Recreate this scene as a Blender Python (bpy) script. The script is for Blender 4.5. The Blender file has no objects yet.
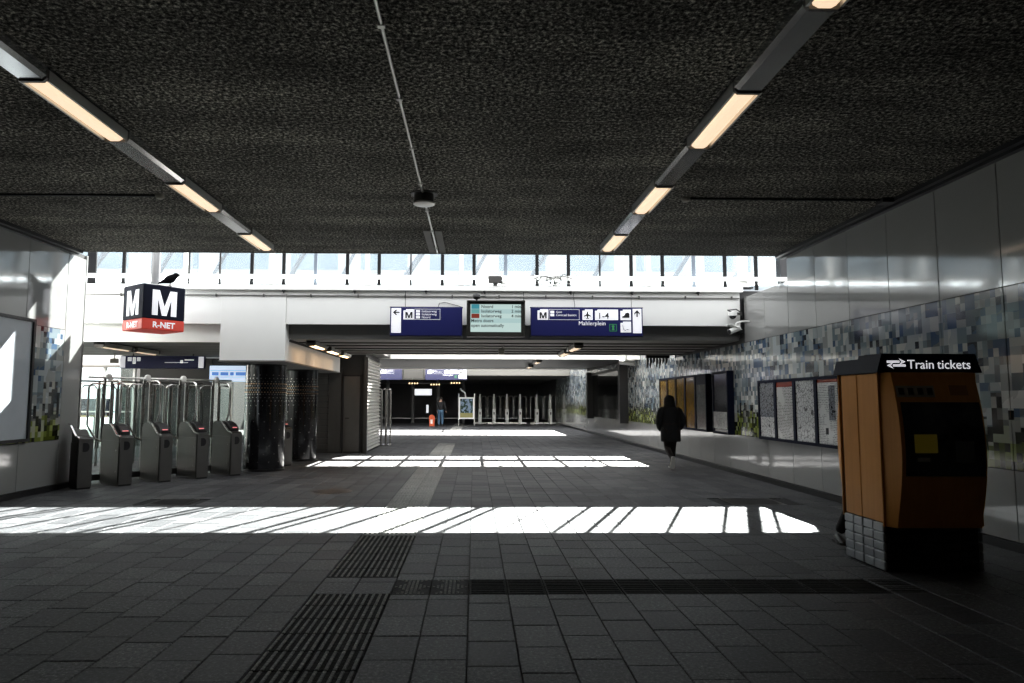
import bpy, math, random
from mathutils import Vector, Matrix
random.seed(7)
PI = math.pi
scene = bpy.context.scene
COL = scene.collection

# ------------------------------------------------------------------ camera
cam_d = bpy.data.cameras.new('camera')
cam = bpy.data.objects.new('camera', cam_d); COL.objects.link(cam)
cam_d.sensor_width = 36.0; cam_d.lens = 36.0 * 683.0 / 1024.0
cam_d.shift_x = 26.0 / 1024.0
cam_d.clip_start = 0.05; cam_d.clip_end = 500
Rv = Vector((0.99984345, -0.01750057, 0.0026081)); Uv = Vector((-0.00411748, -0.08677368, 0.99621954)); Fv = Vector((0.0172081, 0.99607432, 0.08683215))
cam.matrix_world = Matrix(((Rv.x, Uv.x, -Fv.x, 0), (Rv.y, Uv.y, -Fv.y, 0), (Rv.z, Uv.z, -Fv.z, 1.5), (0, 0, 0, 1)))
scene.camera = cam

# ------------------------------------------------------------------ sky, sun, exposure
w = bpy.data.worlds.new('sky'); scene.world = w; w.use_nodes = True
bg = w.node_tree.nodes['Background']
bg.inputs['Color'].default_value = (0.95, 0.97, 1.0, 1); bg.inputs['Strength'].default_value = 3.5
sun_d = bpy.data.lights.new('sun', 'SUN'); sun = bpy.data.objects.new('sun', sun_d); COL.objects.link(sun)
sun_d.energy = 70; sun_d.angle = math.radians(0.5); sun_d.color = (1.0, 0.97, 0.92)
sun.rotation_euler = Vector((-0.378, -0.97, -1.0)).to_track_quat('-Z', 'Y').to_euler()
sun.location = (8, 25, 25)
vs = scene.view_settings
vs.view_transform = 'Standard'; vs.look = 'None'; vs.gamma = 1.0; vs.use_curve_mapping = False
vs.exposure = 0.0

# ------------------------------------------------------------------ helpers
def lin(r, g, b):
    f = lambda c: ((c/255.0)/12.92 if c/255.0 <= 0.04045 else (((c/255.0)+0.055)/1.055)**2.4)
    return (f(r), f(g), f(b), 1.0)

class MB:
    def __init__(s): s.v = []; s.f = []
    def quad(s, a, b, c, d):
        n = len(s.v); s.v += [a, b, c, d]; s.f.append((n, n+1, n+2, n+3)); return s
    def box(s, x0, x1, y0, y1, z0, z1):
        n = len(s.v)
        s.v += [(x0,y0,z0),(x1,y0,z0),(x1,y1,z0),(x0,y1,z0),(x0,y0,z1),(x1,y0,z1),(x1,y1,z1),(x0,y1,z1)]
        s.f += [tuple(n+i for i in q) for q in ((0,3,2,1),(4,5,6,7),(0,1,5,4),(1,2,6,5),(2,3,7,6),(3,0,4,7))]
        return s
    def cbox(s, x0, x1, y0, y1, z0, z1, c=0.01):
        """box with chamfered edges"""
        n = len(s.v); P = []
        xs = (x0, x0+c, x1-c, x1); ys = (y0, y0+c, y1-c, y1); zs = (z0, z0+c, z1-c, z1)
        ring = lambda a, b, cc, d, z: [(b,a[0],z)]
        rings = []
        def rg(ix0, ix1, iy0, iy1, z):
            # octagon
            return [(ix0+c,iy0,z),(ix1-c,iy0,z),(ix1,iy0+c,z),(ix1,iy1-c,z),(ix1-c,iy1,z),(ix0+c,iy1,z),(ix0,iy1-c,z),(ix0,iy0+c,z)]
        R = [rg(x0+c,x1-c,y0+c,y1-c,z0), rg(x0,x1,y0,y1,z0+c), rg(x0,x1,y0,y1,z1-c), rg(x0+c,x1-c,y0+c,y1-c,z1)]
        for r in R: s.v += r
        for k in range(3):
            for i in range(8):
                j = (i+1) % 8
                s.f.append((n+8*k+i, n+8*k+j, n+8*k+8+j, n+8*k+8+i))
        s.f.append(tuple(n+7-i for i in range(8))); s.f.append(tuple(n+24+i for i in range(8)))
        return s
    def prism(s, pts, axis, a0, a1):
        """extrude closed 2D polygon along axis; pts are the two other coordinates in xyz order"""
        n = len(s.v); m = len(pts)
        def p3(p, a):
            if axis == 'x': return (a, p[0], p[1])
            if axis == 'y': return (p[0], a, p[1])
            return (p[0], p[1], a)
        s.v += [p3(p, a0) for p in pts] + [p3(p, a1) for p in pts]
        s.f.append(tuple(n+i for i in range(m))); s.f.append(tuple(n+2*m-1-i for i in range(m)))
        for i in range(m):
            j = (i+1) % m; s.f.append((n+i, n+m+i, n+m+j, n+j))
        return s
    def tube(s, pts, r, seg=8, cap=True, closed=False):
        pts = [Vector(p) for p in pts]; m = len(pts); n0 = len(s.v); up = None
        for i, p in enumerate(pts):
            if closed: d = pts[(i+1) % m] - pts[i-1]
            else: d = (pts[min(i+1, m-1)] - pts[max(i-1, 0)])
            d.normalize()
            if up is None:
                up = Vector((0,0,1)) if abs(d.z) < 0.9 else Vector((0,1,0))
            a = up - d*up.dot(d)
            if a.length < 1e-5: a = d.orthogonal()
            a.normalize(); b = d.cross(a); up = a
            rr = r[i] if isinstance(r, (list, tuple)) else r
            s.v += [tuple(p + a*(rr*math.cos(2*PI*k/seg)) + b*(rr*math.sin(2*PI*k/seg))) for k in range(seg)]
        for i in range(m if closed else m-1):
            i2 = (i+1) % m
            for k in range(seg):
                k2 = (k+1) % seg
                s.f.append((n0+i*seg+k, n0+i*seg+k2, n0+i2*seg+k2, n0+i2*seg+k))
        if cap and not closed:
            s.f.append(tuple(n0+seg-1-k for k in range(seg))); s.f.append(tuple(n0+(m-1)*seg+k for k in range(seg)))
        return s
    def lathe(s, prof, c=(0,0,0), seg=16):
        n0 = len(s.v)
        for (r, z) in prof:
            s.v += [(c[0]+r*math.cos(2*PI*k/seg), c[1]+r*math.sin(2*PI*k/seg), c[2]+z) for k in range(seg)]
        for i in range(len(prof)-1):
            for k in range(seg):
                k2 = (k+1) % seg
                s.f.append((n0+i*seg+k, n0+i*seg+k2, n0+(i+1)*seg+k2, n0+(i+1)*seg+k))
        s.f.append(tuple(n0+seg-1-k for k in range(seg))); s.f.append(tuple(n0+(len(prof)-1)*seg+k for k in range(seg)))
        return s
    def loft(s, secs, seg=12, cap=True):
        """secs: (center, right_vec, up_vec) ellipses"""
        n0 = len(s.v)
        for (c, a, b) in secs:
            c, a, b = Vector(c), Vector(a), Vector(b)
            s.v += [tuple(c + a*math.cos(2*PI*k/seg) + b*math.sin(2*PI*k/seg)) for k in range(seg)]
        for i in range(len(secs)-1):
            for k in range(seg):
                k2 = (k+1) % seg
                s.f.append((n0+i*seg+k, n0+i*seg+k2, n0+(i+1)*seg+k2, n0+(i+1)*seg+k))
        if cap:
            s.f.append(tuple(n0+seg-1-k for k in range(seg))); s.f.append(tuple(n0+(len(secs)-1)*seg+k for k in range(seg)))
        return s
    def mesh(s, name):
        me = bpy.data.meshes.new(name); me.from_pydata(s.v, [], s.f); me.update()
        import bmesh
        bm = bmesh.new(); bm.from_mesh(me); bmesh.ops.recalc_face_normals(bm, faces=bm.faces); bm.to_mesh(me); bm.free()
        return me
    def build(s, name, mat, parent=None, smooth=False):
        me = s.mesh(name)
        if smooth:
            for p in me.polygons: p.use_smooth = True
            try: me.set_sharp_from_angle(angle=math.radians(40))
            except Exception: pass
        return link(name, me, mat, parent)

def link(name, me, mat, parent=None):
    if mat is not None and not me.materials: me.materials.append(mat)
    o = bpy.data.objects.new(name, me); COL.objects.link(o)
    if parent is not None: o.parent = parent
    return o
def tag(o, label=None, cat=None, group=None, kind=None):
    if label: o['label'] = label
    if cat: o['category'] = cat
    if group: o['group'] = group
    if kind: o['kind'] = kind
    return o
def empty(name, loc=(0,0,0), rz=0.0, label=None, cat=None, group=None):
    o = bpy.data.objects.new(name, None); COL.objects.link(o)
    o.location = loc; o.rotation_euler = (0, 0, rz); o.empty_display_size = 0.2
    return tag(o, label, cat, group)
def copy_tree(o, parent=None):
    c = o.copy(); COL.objects.link(c)
    if parent is not None: c.parent = parent
    for ch in list(o.children): copy_tree(ch, c)
    return c
def struct(o, label):
    return tag(o, label, kind='structure')

_fonts = {}
def text(name, body, size, mat, parent, loc, rot=(PI/2, 0, 0), align='LEFT', bold=0.0, depth=0.002, sx=1.0):
    cu = bpy.data.curves.new(name, 'FONT'); cu.body = body; cu.size = size; cu.align_x = align; cu.align_y = 'BOTTOM_BASELINE'
    cu.extrude = depth; cu.offset = bold; cu.resolution_u = 3
    t = bpy.data.objects.new(name, cu); COL.objects.link(t)
    dg = bpy.context.evaluated_depsgraph_get(); dg.update()
    me = bpy.data.meshes.new_from_object(t.evaluated_get(dg))
    bpy.data.objects.remove(t); bpy.data.curves.remove(cu)
    me.materials.clear()
    o = link(name, me, mat, parent); o.location = loc; o.rotation_euler = rot; o.scale = (sx, 1, 1)
    return o

# ------------------------------------------------------------------ materials
def newmat(name):
    m = bpy.data.materials.new(name); m.use_nodes = True
    return m, m.node_tree, m.node_tree.nodes['Principled BSDF']
def N(t, typ, **kw):
    n = t.nodes.new(typ)
    for k, v in kw.items():
        if k == 'op': n.operation = v
        elif k == 'ins':
            for i, x in v.items(): n.inputs[i].default_value = x
        else: setattr(n, k, v)
    return n
def mix(t, fac, a, b, blend='MIX'):
    n = t.nodes.new('ShaderNodeMix'); n.data_type = 'RGBA'; n.blend_type = blend
    for sock, val in ((n.inputs[0], fac), (n.inputs[6], a), (n.inputs[7], b)):
        if isinstance(val, (int, float)) and sock == n.inputs[0]: sock.default_value = val
        elif isinstance(val, tuple): sock.default_value = val
        else: t.links.new(val, sock)
    return n.outputs[2]
def math_(t, op, a, b=None, c=None):
    n = t.nodes.new('ShaderNodeMath'); n.operation = op
    for i, val in enumerate((a, b, c)):
        if val is None: continue
        if isinstance(val, (int, float)): n.inputs[i].default_value = val
        else: t.links.new(val, n.inputs[i])
    return n.outputs[0]
def ramp(t, fac, stops, constant=False):
    n = t.nodes.new('ShaderNodeValToRGB'); cr = n.color_ramp
    if constant: cr.interpolation = 'CONSTANT'
    while len(cr.elements) < len(stops): cr.elements.new(0.5)
    for e, (p, c) in zip(cr.elements, stops): e.position = p; e.color = c
    t.links.new(fac, n.inputs[0]); return n.outputs[0]
def coords(t, kind='Object'):
    return t.nodes.new('ShaderNodeTexCoord').outputs[kind]
def noise(t, vec, scale, detail=3, rough=0.55):
    n = t.nodes.new('ShaderNodeTexNoise'); n.inputs['Scale'].default_value = scale; n.inputs['Detail'].default_value = detail
    n.inputs['Roughness'].default_value = rough; t.links.new(vec, n.inputs['Vector']); return n.outputs[0]
def bump(t, b, h, strength, dist=0.01):
    n = t.nodes.new('ShaderNodeBump'); n.inputs['Strength'].default_value = strength; n.inputs['Distance'].default_value = dist
    t.links.new(h, n.inputs['Height']); t.links.new(n.outputs[0], b.inputs['Normal'])

def simple(name, col, rough=0.5, metal=0.0, var=0.12, scale=6.0, ior=1.45, coat=0.0, bmp=0.0):
    m, t, b = newmat(name)
    v = coords(t); n = noise(t, v, scale)
    dark = tuple(c*(1-var) for c in col[:3])+(1,); lite = tuple(min(1, c*(1+var)) for c in col[:3])+(1,)
    t.links.new(mix(t, n, dark, lite), b.inputs['Base Color'])
    b.inputs['Roughness'].default_value = rough; b.inputs['Metallic'].default_value = metal; b.inputs['IOR'].default_value = ior
    if coat: b.inputs['Coat Weight'].default_value = coat; b.inputs['Coat Roughness'].default_value = 0.06
    if bmp: bump(t, b, noise(t, v, scale*6), bmp, 0.004)
    return m
def emit(name, col, strength, base=None):
    m, t, b = newmat(name)
    b.inputs['Base Color'].default_value = base or col
    b.inputs['Emission Color'].default_value = col; b.inputs['Emission Strength'].default_value = strength
    b.inputs['Roughness'].default_value = 0.4
    return m
M = {}
def stone(name, c0, c1, rough, spec=0.3):
    m, t, b = newmat(name); v = coords(t)
    g = t.nodes.new('ShaderNodeNewGeometry'); oi = t.nodes.new('ShaderNodeObjectInfo')
    r = math_(t, 'FRACT', math_(t, 'ADD', g.outputs['Random Per Island'], oi.outputs['Random']))
    gp = g.outputs['Position']
    n1 = noise(t, gp, 3.0, 4); n2 = noise(t, gp, 42, 4, 0.8); b.inputs['Specular IOR Level'].default_value = spec; n3 = noise(t, gp, 0.5, 3)
    base = mix(t, r, c0, c1)
    base = mix(t, math_(t, 'MULTIPLY', n1, 0.55), base, tuple(c*0.55 for c in c0[:3])+(1,))
    spk = ramp(t, n2, [(0.36, (0.28,0.28,0.28,1)), (0.5, (0.85,0.85,0.85,1)), (0.6, (1.7,1.7,1.7,1)), (0.68, (4.0,4.0,4.0,1))])
    base = mix(t, 1.0, base, spk, 'MULTIPLY')
    t.links.new(base, b.inputs['Base Color'])
    t.links.new(math_(t, 'MULTIPLY_ADD', n3, 0.25, rough-0.12), b.inputs['Roughness'])
    bump(t, b, n2, 0.25, 0.003)
    return m
M['paver'] = stone('paver_stone', (0.034, 0.035, 0.038, 1), (0.098, 0.099, 0.102, 1), 0.58, 0.32)
M['tactile_shaded'] = stone('tactile_shaded', (0.013, 0.013, 0.011, 1), (0.019, 0.0185, 0.015, 1), 0.8, 0.1)
M['tactile_light'] = stone('tactile_light', (0.20, 0.20, 0.185, 1), (0.28, 0.275, 0.25, 1), 0.6)
M['tactile_rib'] = stone('tactile_rib', (0.075, 0.073, 0.06, 1), (0.13, 0.126, 0.10, 1), 0.55)
M['cross_tile'] = stone('cross_tile', (0.011, 0.0107, 0.0095, 1), (0.019, 0.018, 0.016, 1), 0.75, 0.15)
M['joint'] = simple('joint_sand', (0.02, 0.02, 0.02, 1), 0.9)
def ceiling_mat():
    m, t, b = newmat('sprayed_ceiling'); v = coords(t)
    n = noise(t, v, 30, 3, 0.75); n2 = noise(t, v, 1.1, 4, 0.6); n3 = noise(t, v, 14, 2)
    mp = t.nodes.new('ShaderNodeMapping'); mp.inputs['Scale'].default_value = (0.35, 2.2, 1); t.links.new(v, mp.inputs['Vector'])
    n4 = noise(t, mp.outputs[0], 1.0, 3)
    c = ramp(t, n, [(0.38, (0.006,0.0055,0.005,1)), (0.48, (0.062,0.059,0.05,1)), (0.56, (0.19,0.18,0.155,1)), (0.66, (0.62,0.58,0.50,1))])
    k = ramp(t, math_(t, 'MULTIPLY_ADD', n4, 0.6, math_(t, 'MULTIPLY', n2, 0.5)), [(0.38, (0.55,0.55,0.55,1)), (0.55, (1,1,1,1)), (0.7, (1.7,1.7,1.65,1))])
    t.links.new(mix(t, 1.0, c, k, 'MULTIPLY'), b.inputs['Base Color'])
    b.inputs['Roughness'].default_value = 0.95; b.inputs['Specular IOR Level'].default_value = 0.1
    bump(t, b, math_(t, 'ADD', n, n3), 0.9, 0.03)
    return m
M['ceiling'] = ceiling_mat()
def enamel(name, col, rough=0.07, ior=2.05):
    m, t, b = newmat(name); v = coords(t)
    n = noise(t, v, 1.3, 4); n2 = noise(t, v, 9, 4)
    t.links.new(mix(t, n, tuple(c*0.9 for c in col[:3])+(1,), col), b.inputs['Base Color'])
    t.links.new(math_(t, 'MULTIPLY_ADD', n2, 0.08, rough-0.03), b.inputs['Roughness'])
    b.inputs['IOR'].default_value = ior
    bump(t, b, noise(t, v, 1.6, 1), 0.03, 0.05)
    return m
M['enamel'] = enamel('white_enamel', (0.29, 0.29, 0.28, 1))
def mosaic_mat():
    m, t, b = newmat('pixel_mosaic'); v = coords(t)
    sp = t.nodes.new('ShaderNodeSeparateXYZ'); t.links.new(v, sp.inputs[0])
    y, z = sp.outputs[1], sp.outputs[2]
    def cell(cy, cz, seed):
        a = math_(t, 'FLOOR', math_(t, 'DIVIDE', y, cy)); c = math_(t, 'FLOOR', math_(t, 'DIVIDE', z, cz))
        cb = t.nodes.new('ShaderNodeCombineXYZ'); t.links.new(a, cb.inputs[0]); t.links.new(c, cb.inputs[1]); cb.inputs[2].default_value = seed
        wn = t.nodes.new('ShaderNodeTexWhiteNoise'); wn.noise_dimensions = '3D'; t.links.new(cb.outputs[0], wn.inputs[0])
        return wn.outputs[0]
    def coln(cy, seed):
        a = math_(t, 'FLOOR', math_(t, 'DIVIDE', y, cy)); cb = t.nodes.new('ShaderNodeCombineXYZ'); t.links.new(a, cb.inputs[0]); cb.inputs[2].default_value = seed
        wn = t.nodes.new('ShaderNodeTexWhiteNoise'); wn.noise_dimensions = '3D'; t.links.new(cb.outputs[0], wn.inputs[0]); return wn.outputs[0]
    fine = cell(0.075, 0.09, 1.0); big = cell(0.15, 0.18, 2.0); sel = math_(t, 'GREATER_THAN', cell(0.15, 0.18, 3.0), 0.6)
    r = mix(t, sel, fine, big)
    cloud = noise(t, v, 0.7, 3)
    rr = math_(t, 'ADD', math_(t, 'MULTIPLY', r, 0.75), math_(t, 'MULTIPLY_ADD', cloud, 0.9, -0.32))
    skyc = ramp(t, rr, [(0.0, (0.025,0.035,0.05,1)), (0.14, (0.05,0.085,0.14,1)), (0.26, (0.11,0.13,0.14,1)), (0.38, (0.16,0.20,0.22,1)), (0.5, (0.26,0.27,0.26,1)), (0.62, (0.33,0.36,0.36,1)), (0.76, (0.45,0.45,0.43,1)), (0.9, (0.6,0.6,0.57,1))], True)
    reed = ramp(t, cell(0.075, 0.12, 5.0), [(0.0, (0.012,0.012,0.012,1)), (0.3, (0.035,0.035,0.035,1)), (0.55, (0.14,0.14,0.13,1)), (0.75, (0.30,0.30,0.27,1))], True)
    grass = ramp(t, cell(0.075, 0.09, 6.0), [(0.0, (0.02,0.025,0.008,1)), (0.25, (0.07,0.085,0.012,1)), (0.5, (0.14,0.17,0.03,1)), (0.72, (0.25,0.28,0.09,1)), (0.88, (0.32,0.34,0.25,1))], True)
    h1 = math_(t, 'MULTIPLY_ADD', math_(t, 'MULTIPLY', coln(0.075, 7.0), coln(0.075, 8.0)), 0.75, 1.22)
    h2 = math_(t, 'MULTIPLY_ADD', coln(0.075, 9.0), 0.3, 1.02)
    c = mix(t, math_(t, 'LESS_THAN', z, h1), skyc, reed)
    c = mix(t, math_(t, 'LESS_THAN', z, h2), c, grass)
    t.links.new(c, b.inputs['Base Color'])
    b.inputs['Roughness'].default_value = 0.10; b.inputs['IOR'].default_value = 1.75
    bump(t, b, noise(t, v, 1.6, 1), 0.03, 0.05)
    return m
M['mosaic'] = mosaic_mat()
M['white_paint'] = simple('white_paint', (0.86, 0.86, 0.83, 1), 0.55, var=0.05, scale=1.4)
M['white_steel'] = simple('white_steel', (0.80, 0.80, 0.77, 1), 0.4, var=0.05, scale=3)
M['grey_soffit'] = simple('grey_soffit', (0.25, 0.24, 0.215, 1), 0.6, var=0.08, scale=2)
M['grey_panel'] = simple('grey_panel', (0.16, 0.158, 0.15, 1), 0.6, var=0.08, scale=2)
M['concrete'] = simple('concrete', (0.25, 0.24, 0.225, 1), 0.85, var=0.2, scale=3, bmp=0.3)
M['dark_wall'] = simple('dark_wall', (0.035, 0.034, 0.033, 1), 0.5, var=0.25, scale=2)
M['black'] = simple('black_paint', (0.012, 0.012, 0.013, 1), 0.4)
M['mullion_black'] = simple('mullion_black', (0.008, 0.008, 0.009, 1), 0.7, ior=1.2)
M['dark_metal'] = simple('dark_metal', (0.06, 0.058, 0.055, 1), 0.4, 0.3)
M['steel'] = simple('brushed_steel', (0.55, 0.54, 0.52, 1), 0.27, 1.0, var=0.12, scale=14)
M['gate_steel'] = simple('gate_steel', (0.032, 0.031, 0.028, 1), 0.45, 0.5, var=0.15, scale=5)
M['gate_front'] = simple('gate_front', (0.15, 0.146, 0.138, 1), 0.38, 0.7, var=0.1, scale=5)
M['alu'] = simple('aluminium', (0.62, 0.61, 0.58, 1), 0.35, 0.8, var=0.1, scale=10)
M['trunk'] = simple('lamp_trunking', (0.45, 0.45, 0.44, 1), 0.16, 0.75, var=0.25, scale=3.5)
M['lamp_on'] = emit('lamp_diffuser', (1.0, 0.74, 0.50, 1), 0.98, (0.7,0.6,0.5,1))
M['lamp_warm'] = emit('lamp_diffuser_warm', (1.0, 0.62, 0.32, 1), 8.0, (0.7,0.6,0.5,1))
M['lamp_end'] = simple('lamp_end', (0.10, 0.09, 0.08, 1), 0.4, 0.3)
M['sign_blue'] = simple('sign_blue', (0.012, 0.015, 0.105, 1), 0.4, var=0.06)
M['sign_blue_lit'] = emit('sign_blue_lit', (0.03, 0.035, 0.26, 1), 0.10, (0.006,0.008,0.06,1))
M['navy'] = simple('navy', (0.006, 0.008, 0.020, 1), 0.6, ior=1.25)
M['sign_white'] = emit('sign_white', (0.95, 0.95, 1.0, 1), 0.45, (0.85,0.85,0.88,1))
M['text_white'] = emit('text_white', (0.95, 0.95, 1.0, 1), 0.40, (0.85,0.85,0.88,1))
M['text_black'] = simple('text_black', (0.012, 0.012, 0.014, 1), 0.5)
M['text_grey'] = simple('text_grey', (0.02, 0.025, 0.025, 1), 0.5)
M['sign_green'] = emit('sign_green', (0.10, 0.50, 0.18, 1), 0.18, (0.03,0.2,0.07,1))
M['cube_navy'] = simple('cube_navy', (0.007, 0.009, 0.020, 1), 0.6, var=0.05, ior=1.2)
M['cube_red'] = emit('cube_red', (0.55, 0.035, 0.02, 1), 0.30, (0.55,0.05,0.03,1))
M['lcd'] = emit('lcd', (0.66, 0.86, 0.82, 1), 0.75, (0.02,0.02,0.02,1))
M['lcd2'] = emit('lcd_band', (0.52, 0.74, 0.73, 1), 0.75, (0.02,0.02,0.02,1))
M['lcd_teal'] = emit('lcd_teal', (0.05, 0.34, 0.42, 1), 0.7, (0.01,0.02,0.02,1))
M['lcd_sky'] = emit('lcd_sky', (0.16, 0.46, 0.45, 1), 0.7, (0.01,0.02,0.02,1))
M['lcd_red'] = emit('lcd_red', (0.26, 0.035, 0.015, 1), 0.7, (0.02,0.01,0.01,1))
M['bezel'] = simple('bezel', (0.03, 0.029, 0.025, 1), 0.45)
M['crow'] = simple('crow_feather', (0.005, 0.005, 0.006, 1), 0.9, ior=1.15)
def orange_mat():
    m, t, b = newmat('machine_orange'); v = coords(t)
    mp = t.nodes.new('ShaderNodeMapping'); mp.inputs['Scale'].default_value = (30, 30, 0.7); t.links.new(v, mp.inputs['Vector'])
    n = noise(t, mp.outputs[0], 1.0, 2); n2 = noise(t, v, 2.0, 4)
    t.links.new(mix(t, math_(t, 'MULTIPLY', math_(t, 'ADD', n, n2), 0.5), (0.48,0.18,0.03,1), (0.78,0.36,0.09,1)), b.inputs['Base Color'])
    b.inputs['Roughness'].default_value = 0.45; b.inputs['IOR'].default_value = 1.25
    return m
M['orange'] = orange_mat()
M['orange_dark'] = simple('machine_orange_front', (0.34, 0.12, 0.02, 1), 0.4, var=0.15)
M['plinth_tile'] = simple('plinth_tile', (0.28, 0.30, 0.32, 1), 0.3, var=0.2, scale=9)
M['dark_glass'] = simple('dark_glass', (0.006, 0.006, 0.007, 1), 0.06, ior=1.5)
M['screen_dim'] = emit('screen_dim', (0.30, 0.22, 0.01, 1), 0.045, (0.05,0.04,0.01,1))
M['backlit'] = emit('backlit_lettering', (0.95, 0.95, 1.0, 1), 0.62)
M['label_grey'] = simple('label_grey', (0.35, 0.33, 0.28, 1), 0.5)
M['frame_navy'] = simple('frame_navy', (0.007, 0.009, 0.022, 1), 0.6, ior=1.2)
def glassmat(name, transp, tint=(0.9,0.97,1,1), frost=0.15, refl=1.0):
    m = bpy.data.materials.new(name); m.use_nodes = True; t = m.node_tree; t.nodes.clear()
    out = t.nodes.new('ShaderNodeOutputMaterial'); tr = t.nodes.new('ShaderNodeBsdfTransparent'); tr.inputs[0].default_value = tint
    tl = t.nodes.new('ShaderNodeBsdfTranslucent'); gl = t.nodes.new('ShaderNodeBsdfGlossy'); gl.inputs['Roughness'].default_value = 0.04
    tl.inputs[0].default_value = (0.8, 0.85, 0.88, 1)
    v = coords(t); n = noise(t, v, 2.2, 4, 0.65)
    f = math_(t, 'MULTIPLY', n, 2*frost)
    m1 = t.nodes.new('ShaderNodeMixShader'); t.links.new(f, m1.inputs[0]); t.links.new(tr.outputs[0], m1.inputs[1]); t.links.new(tl.outputs[0], m1.inputs[2])
    lw = t.nodes.new('ShaderNodeLayerWeight'); fz = math_(t, 'MULTIPLY_ADD', math_(t, 'POWER', lw.outputs['Facing'], 4.0), 0.8, 0.04)
    m2 = t.nodes.new('ShaderNodeMixShader'); t.links.new(math_(t, 'MULTIPLY', fz, refl), m2.inputs[0]); t.links.new(m1.outputs[0], m2.inputs[1]); t.links.new(gl.outputs[0], m2.inputs[2])
    t.links.new(m2.outputs[0], out.inputs[0])
    return m
M['glass'] = glassmat('stained_glass', 1, (0.86, 0.89, 0.90, 1), 0.012, 0.6)
M['frosted'] = glassmat('frosted_glass', 1, (0.5, 0.52, 0.53, 1), 0.9)
M['door_glass'] = glassmat('door_glass', 1, (0.88, 0.93, 0.92, 1), 0.008, 0.6)
M['poster_glass'] = None
def print_mat(name, paper, ink, kind, rough=0.12):
    m, t, b = newmat(name); v = coords(t)
    sp = t.nodes.new('ShaderNodeSeparateXYZ'); t.links.new(v, sp.inputs[0]); y, z = sp.outputs[1], sp.outputs[2]
    if kind == 'map':
        vo = t.nodes.new('ShaderNodeTexVoronoi'); vo.feature = 'DISTANCE_TO_EDGE'; vo.inputs['Scale'].default_value = 16; t.links.new(v, vo.inputs['Vector'])
        a = math_(t, 'LESS_THAN', vo.outputs[0], 0.06); n = noise(t, v, 7, 5, 0.7)
        f = math_(t, 'MAXIMUM', math_(t, 'MULTIPLY', a, 0.75), math_(t, 'GREATER_THAN', n, 0.60))
    elif kind == 'text':
        ln = math_(t, 'FRACT', math_(t, 'MULTIPLY', z, 38)); row = math_(t, 'LESS_THAN', ln, 0.45)
        mp = t.nodes.new('ShaderNodeMapping'); mp.inputs['Scale'].default_value = (1, 60, 38); t.links.new(v, mp.inputs['Vector'])
        f = math_(t, 'MULTIPLY', row, math_(t, 'GREATER_THAN', noise(t, mp.outputs[0], 1.0, 1), 0.47))
        f = math_(t, 'MULTIPLY', f, math_(t, 'GREATER_THAN', noise(t, v, 5, 1), 0.42))
    else:
        f = math_(t, 'GREATER_THAN', noise(t, v, 4, 5, 0.6), 0.5)
    t.links.new(mix(t, f, paper, ink), b.inputs['Base Color'])
    b.inputs['Roughness'].default_value = rough
    return m
M['map_dark'] = print_mat('print_dark_map', (0.20,0.21,0.23,1), (0.03,0.03,0.035,1), 'map')
M['map_light'] = print_mat('print_light_map', (0.55,0.55,0.54,1), (0.12,0.12,0.12,1), 'map')
M['timetable'] = print_mat('print_timetable', (0.50,0.49,0.47,1), (0.10,0.10,0.10,1), 'text')
M['notice'] = print_mat('print_notice', (0.60,0.60,0.58,1), (0.18,0.18,0.18,1), 'text')
M['yellow_tt'] = print_mat('print_yellow_timetable', (0.17,0.095,0.010,1), (0.03,0.02,0.006,1), 'text')
M['grey_tt'] = print_mat('print_grey_timetable', (0.16,0.17,0.17,1), (0.04,0.04,0.04,1), 'text')
M['dark_art'] = print_mat('print_dark_art', (0.05,0.05,0.055,1), (0.014,0.014,0.018,1), 'art')
M['landscape'] = print_mat('print_landscape', (0.18,0.24,0.32,1), (0.03,0.05,0.04,1), 'art')
M['light_poster'] = simple('light_poster', (0.50, 0.53, 0.56, 1), 0.06, var=0.05)
M['header_red'] = simple('header_red', (0.22, 0.035, 0.02, 1), 0.2)
M['coat'] = simple('black_cloth', (0.010, 0.010, 0.011, 1), 0.85, var=0.3, scale=20)
M['trousers'] = simple('dark_trousers', (0.018, 0.013, 0.012, 1), 0.85, var=0.3, scale=20)
M['jeans'] = simple('blue_jeans', (0.05, 0.10, 0.16, 1), 0.85)
M['skin'] = simple('skin', (0.40, 0.24, 0.17, 1), 0.5)
M['hair'] = simple('dark_hair', (0.02, 0.014, 0.01, 1), 0.5)
M['shoe_white'] = simple('shoe_white', (0.75, 0.74, 0.70, 1), 0.5)
M['shoe_black'] = simple('shoe_black', (0.015, 0.015, 0.015, 1), 0.5)
M['red_bag'] = simple('red_bag', (0.55, 0.09, 0.03, 1), 0.5)
M['pink_led'] = emit('pink_led', (0.9, 0.25, 0.25, 1), 0.5)
M['warm_led'] = emit('warm_led', (1.0, 0.72, 0.4, 1), 2.0)
M['shop_white'] = emit('shop_white', (0.95, 0.97, 1.0, 1), 1.0)
M['column_black'] = simple('column_black', (0.010, 0.010, 0.012, 1), 0.12, var=0.2, ior=1.6)
M['stud'] = simple('stud_steel', (0.75, 0.73, 0.68, 1), 0.25, 1.0)
M['stud_bronze'] = simple('stud_bronze', (0.55, 0.36, 0.20, 1), 0.3, 1.0)
M['pole_grey'] = simple('pole_grey', (0.30, 0.30, 0.30, 1), 0.4, var=0.15)
M['asphalt'] = simple('plaza_paving', (0.35, 0.35, 0.34, 1), 0.8)
M['lit_sign_blue'] = emit('lit_sign_panel', (0.62, 0.76, 0.95, 1), 0.75)
M['lit_sign_text'] = emit('lit_sign_lettering', (0.10, 0.25, 0.62, 1), 0.6)
M['haze_steel'] = simple('pale_steel', (0.10, 0.12, 0.15, 1), 0.5)
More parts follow.
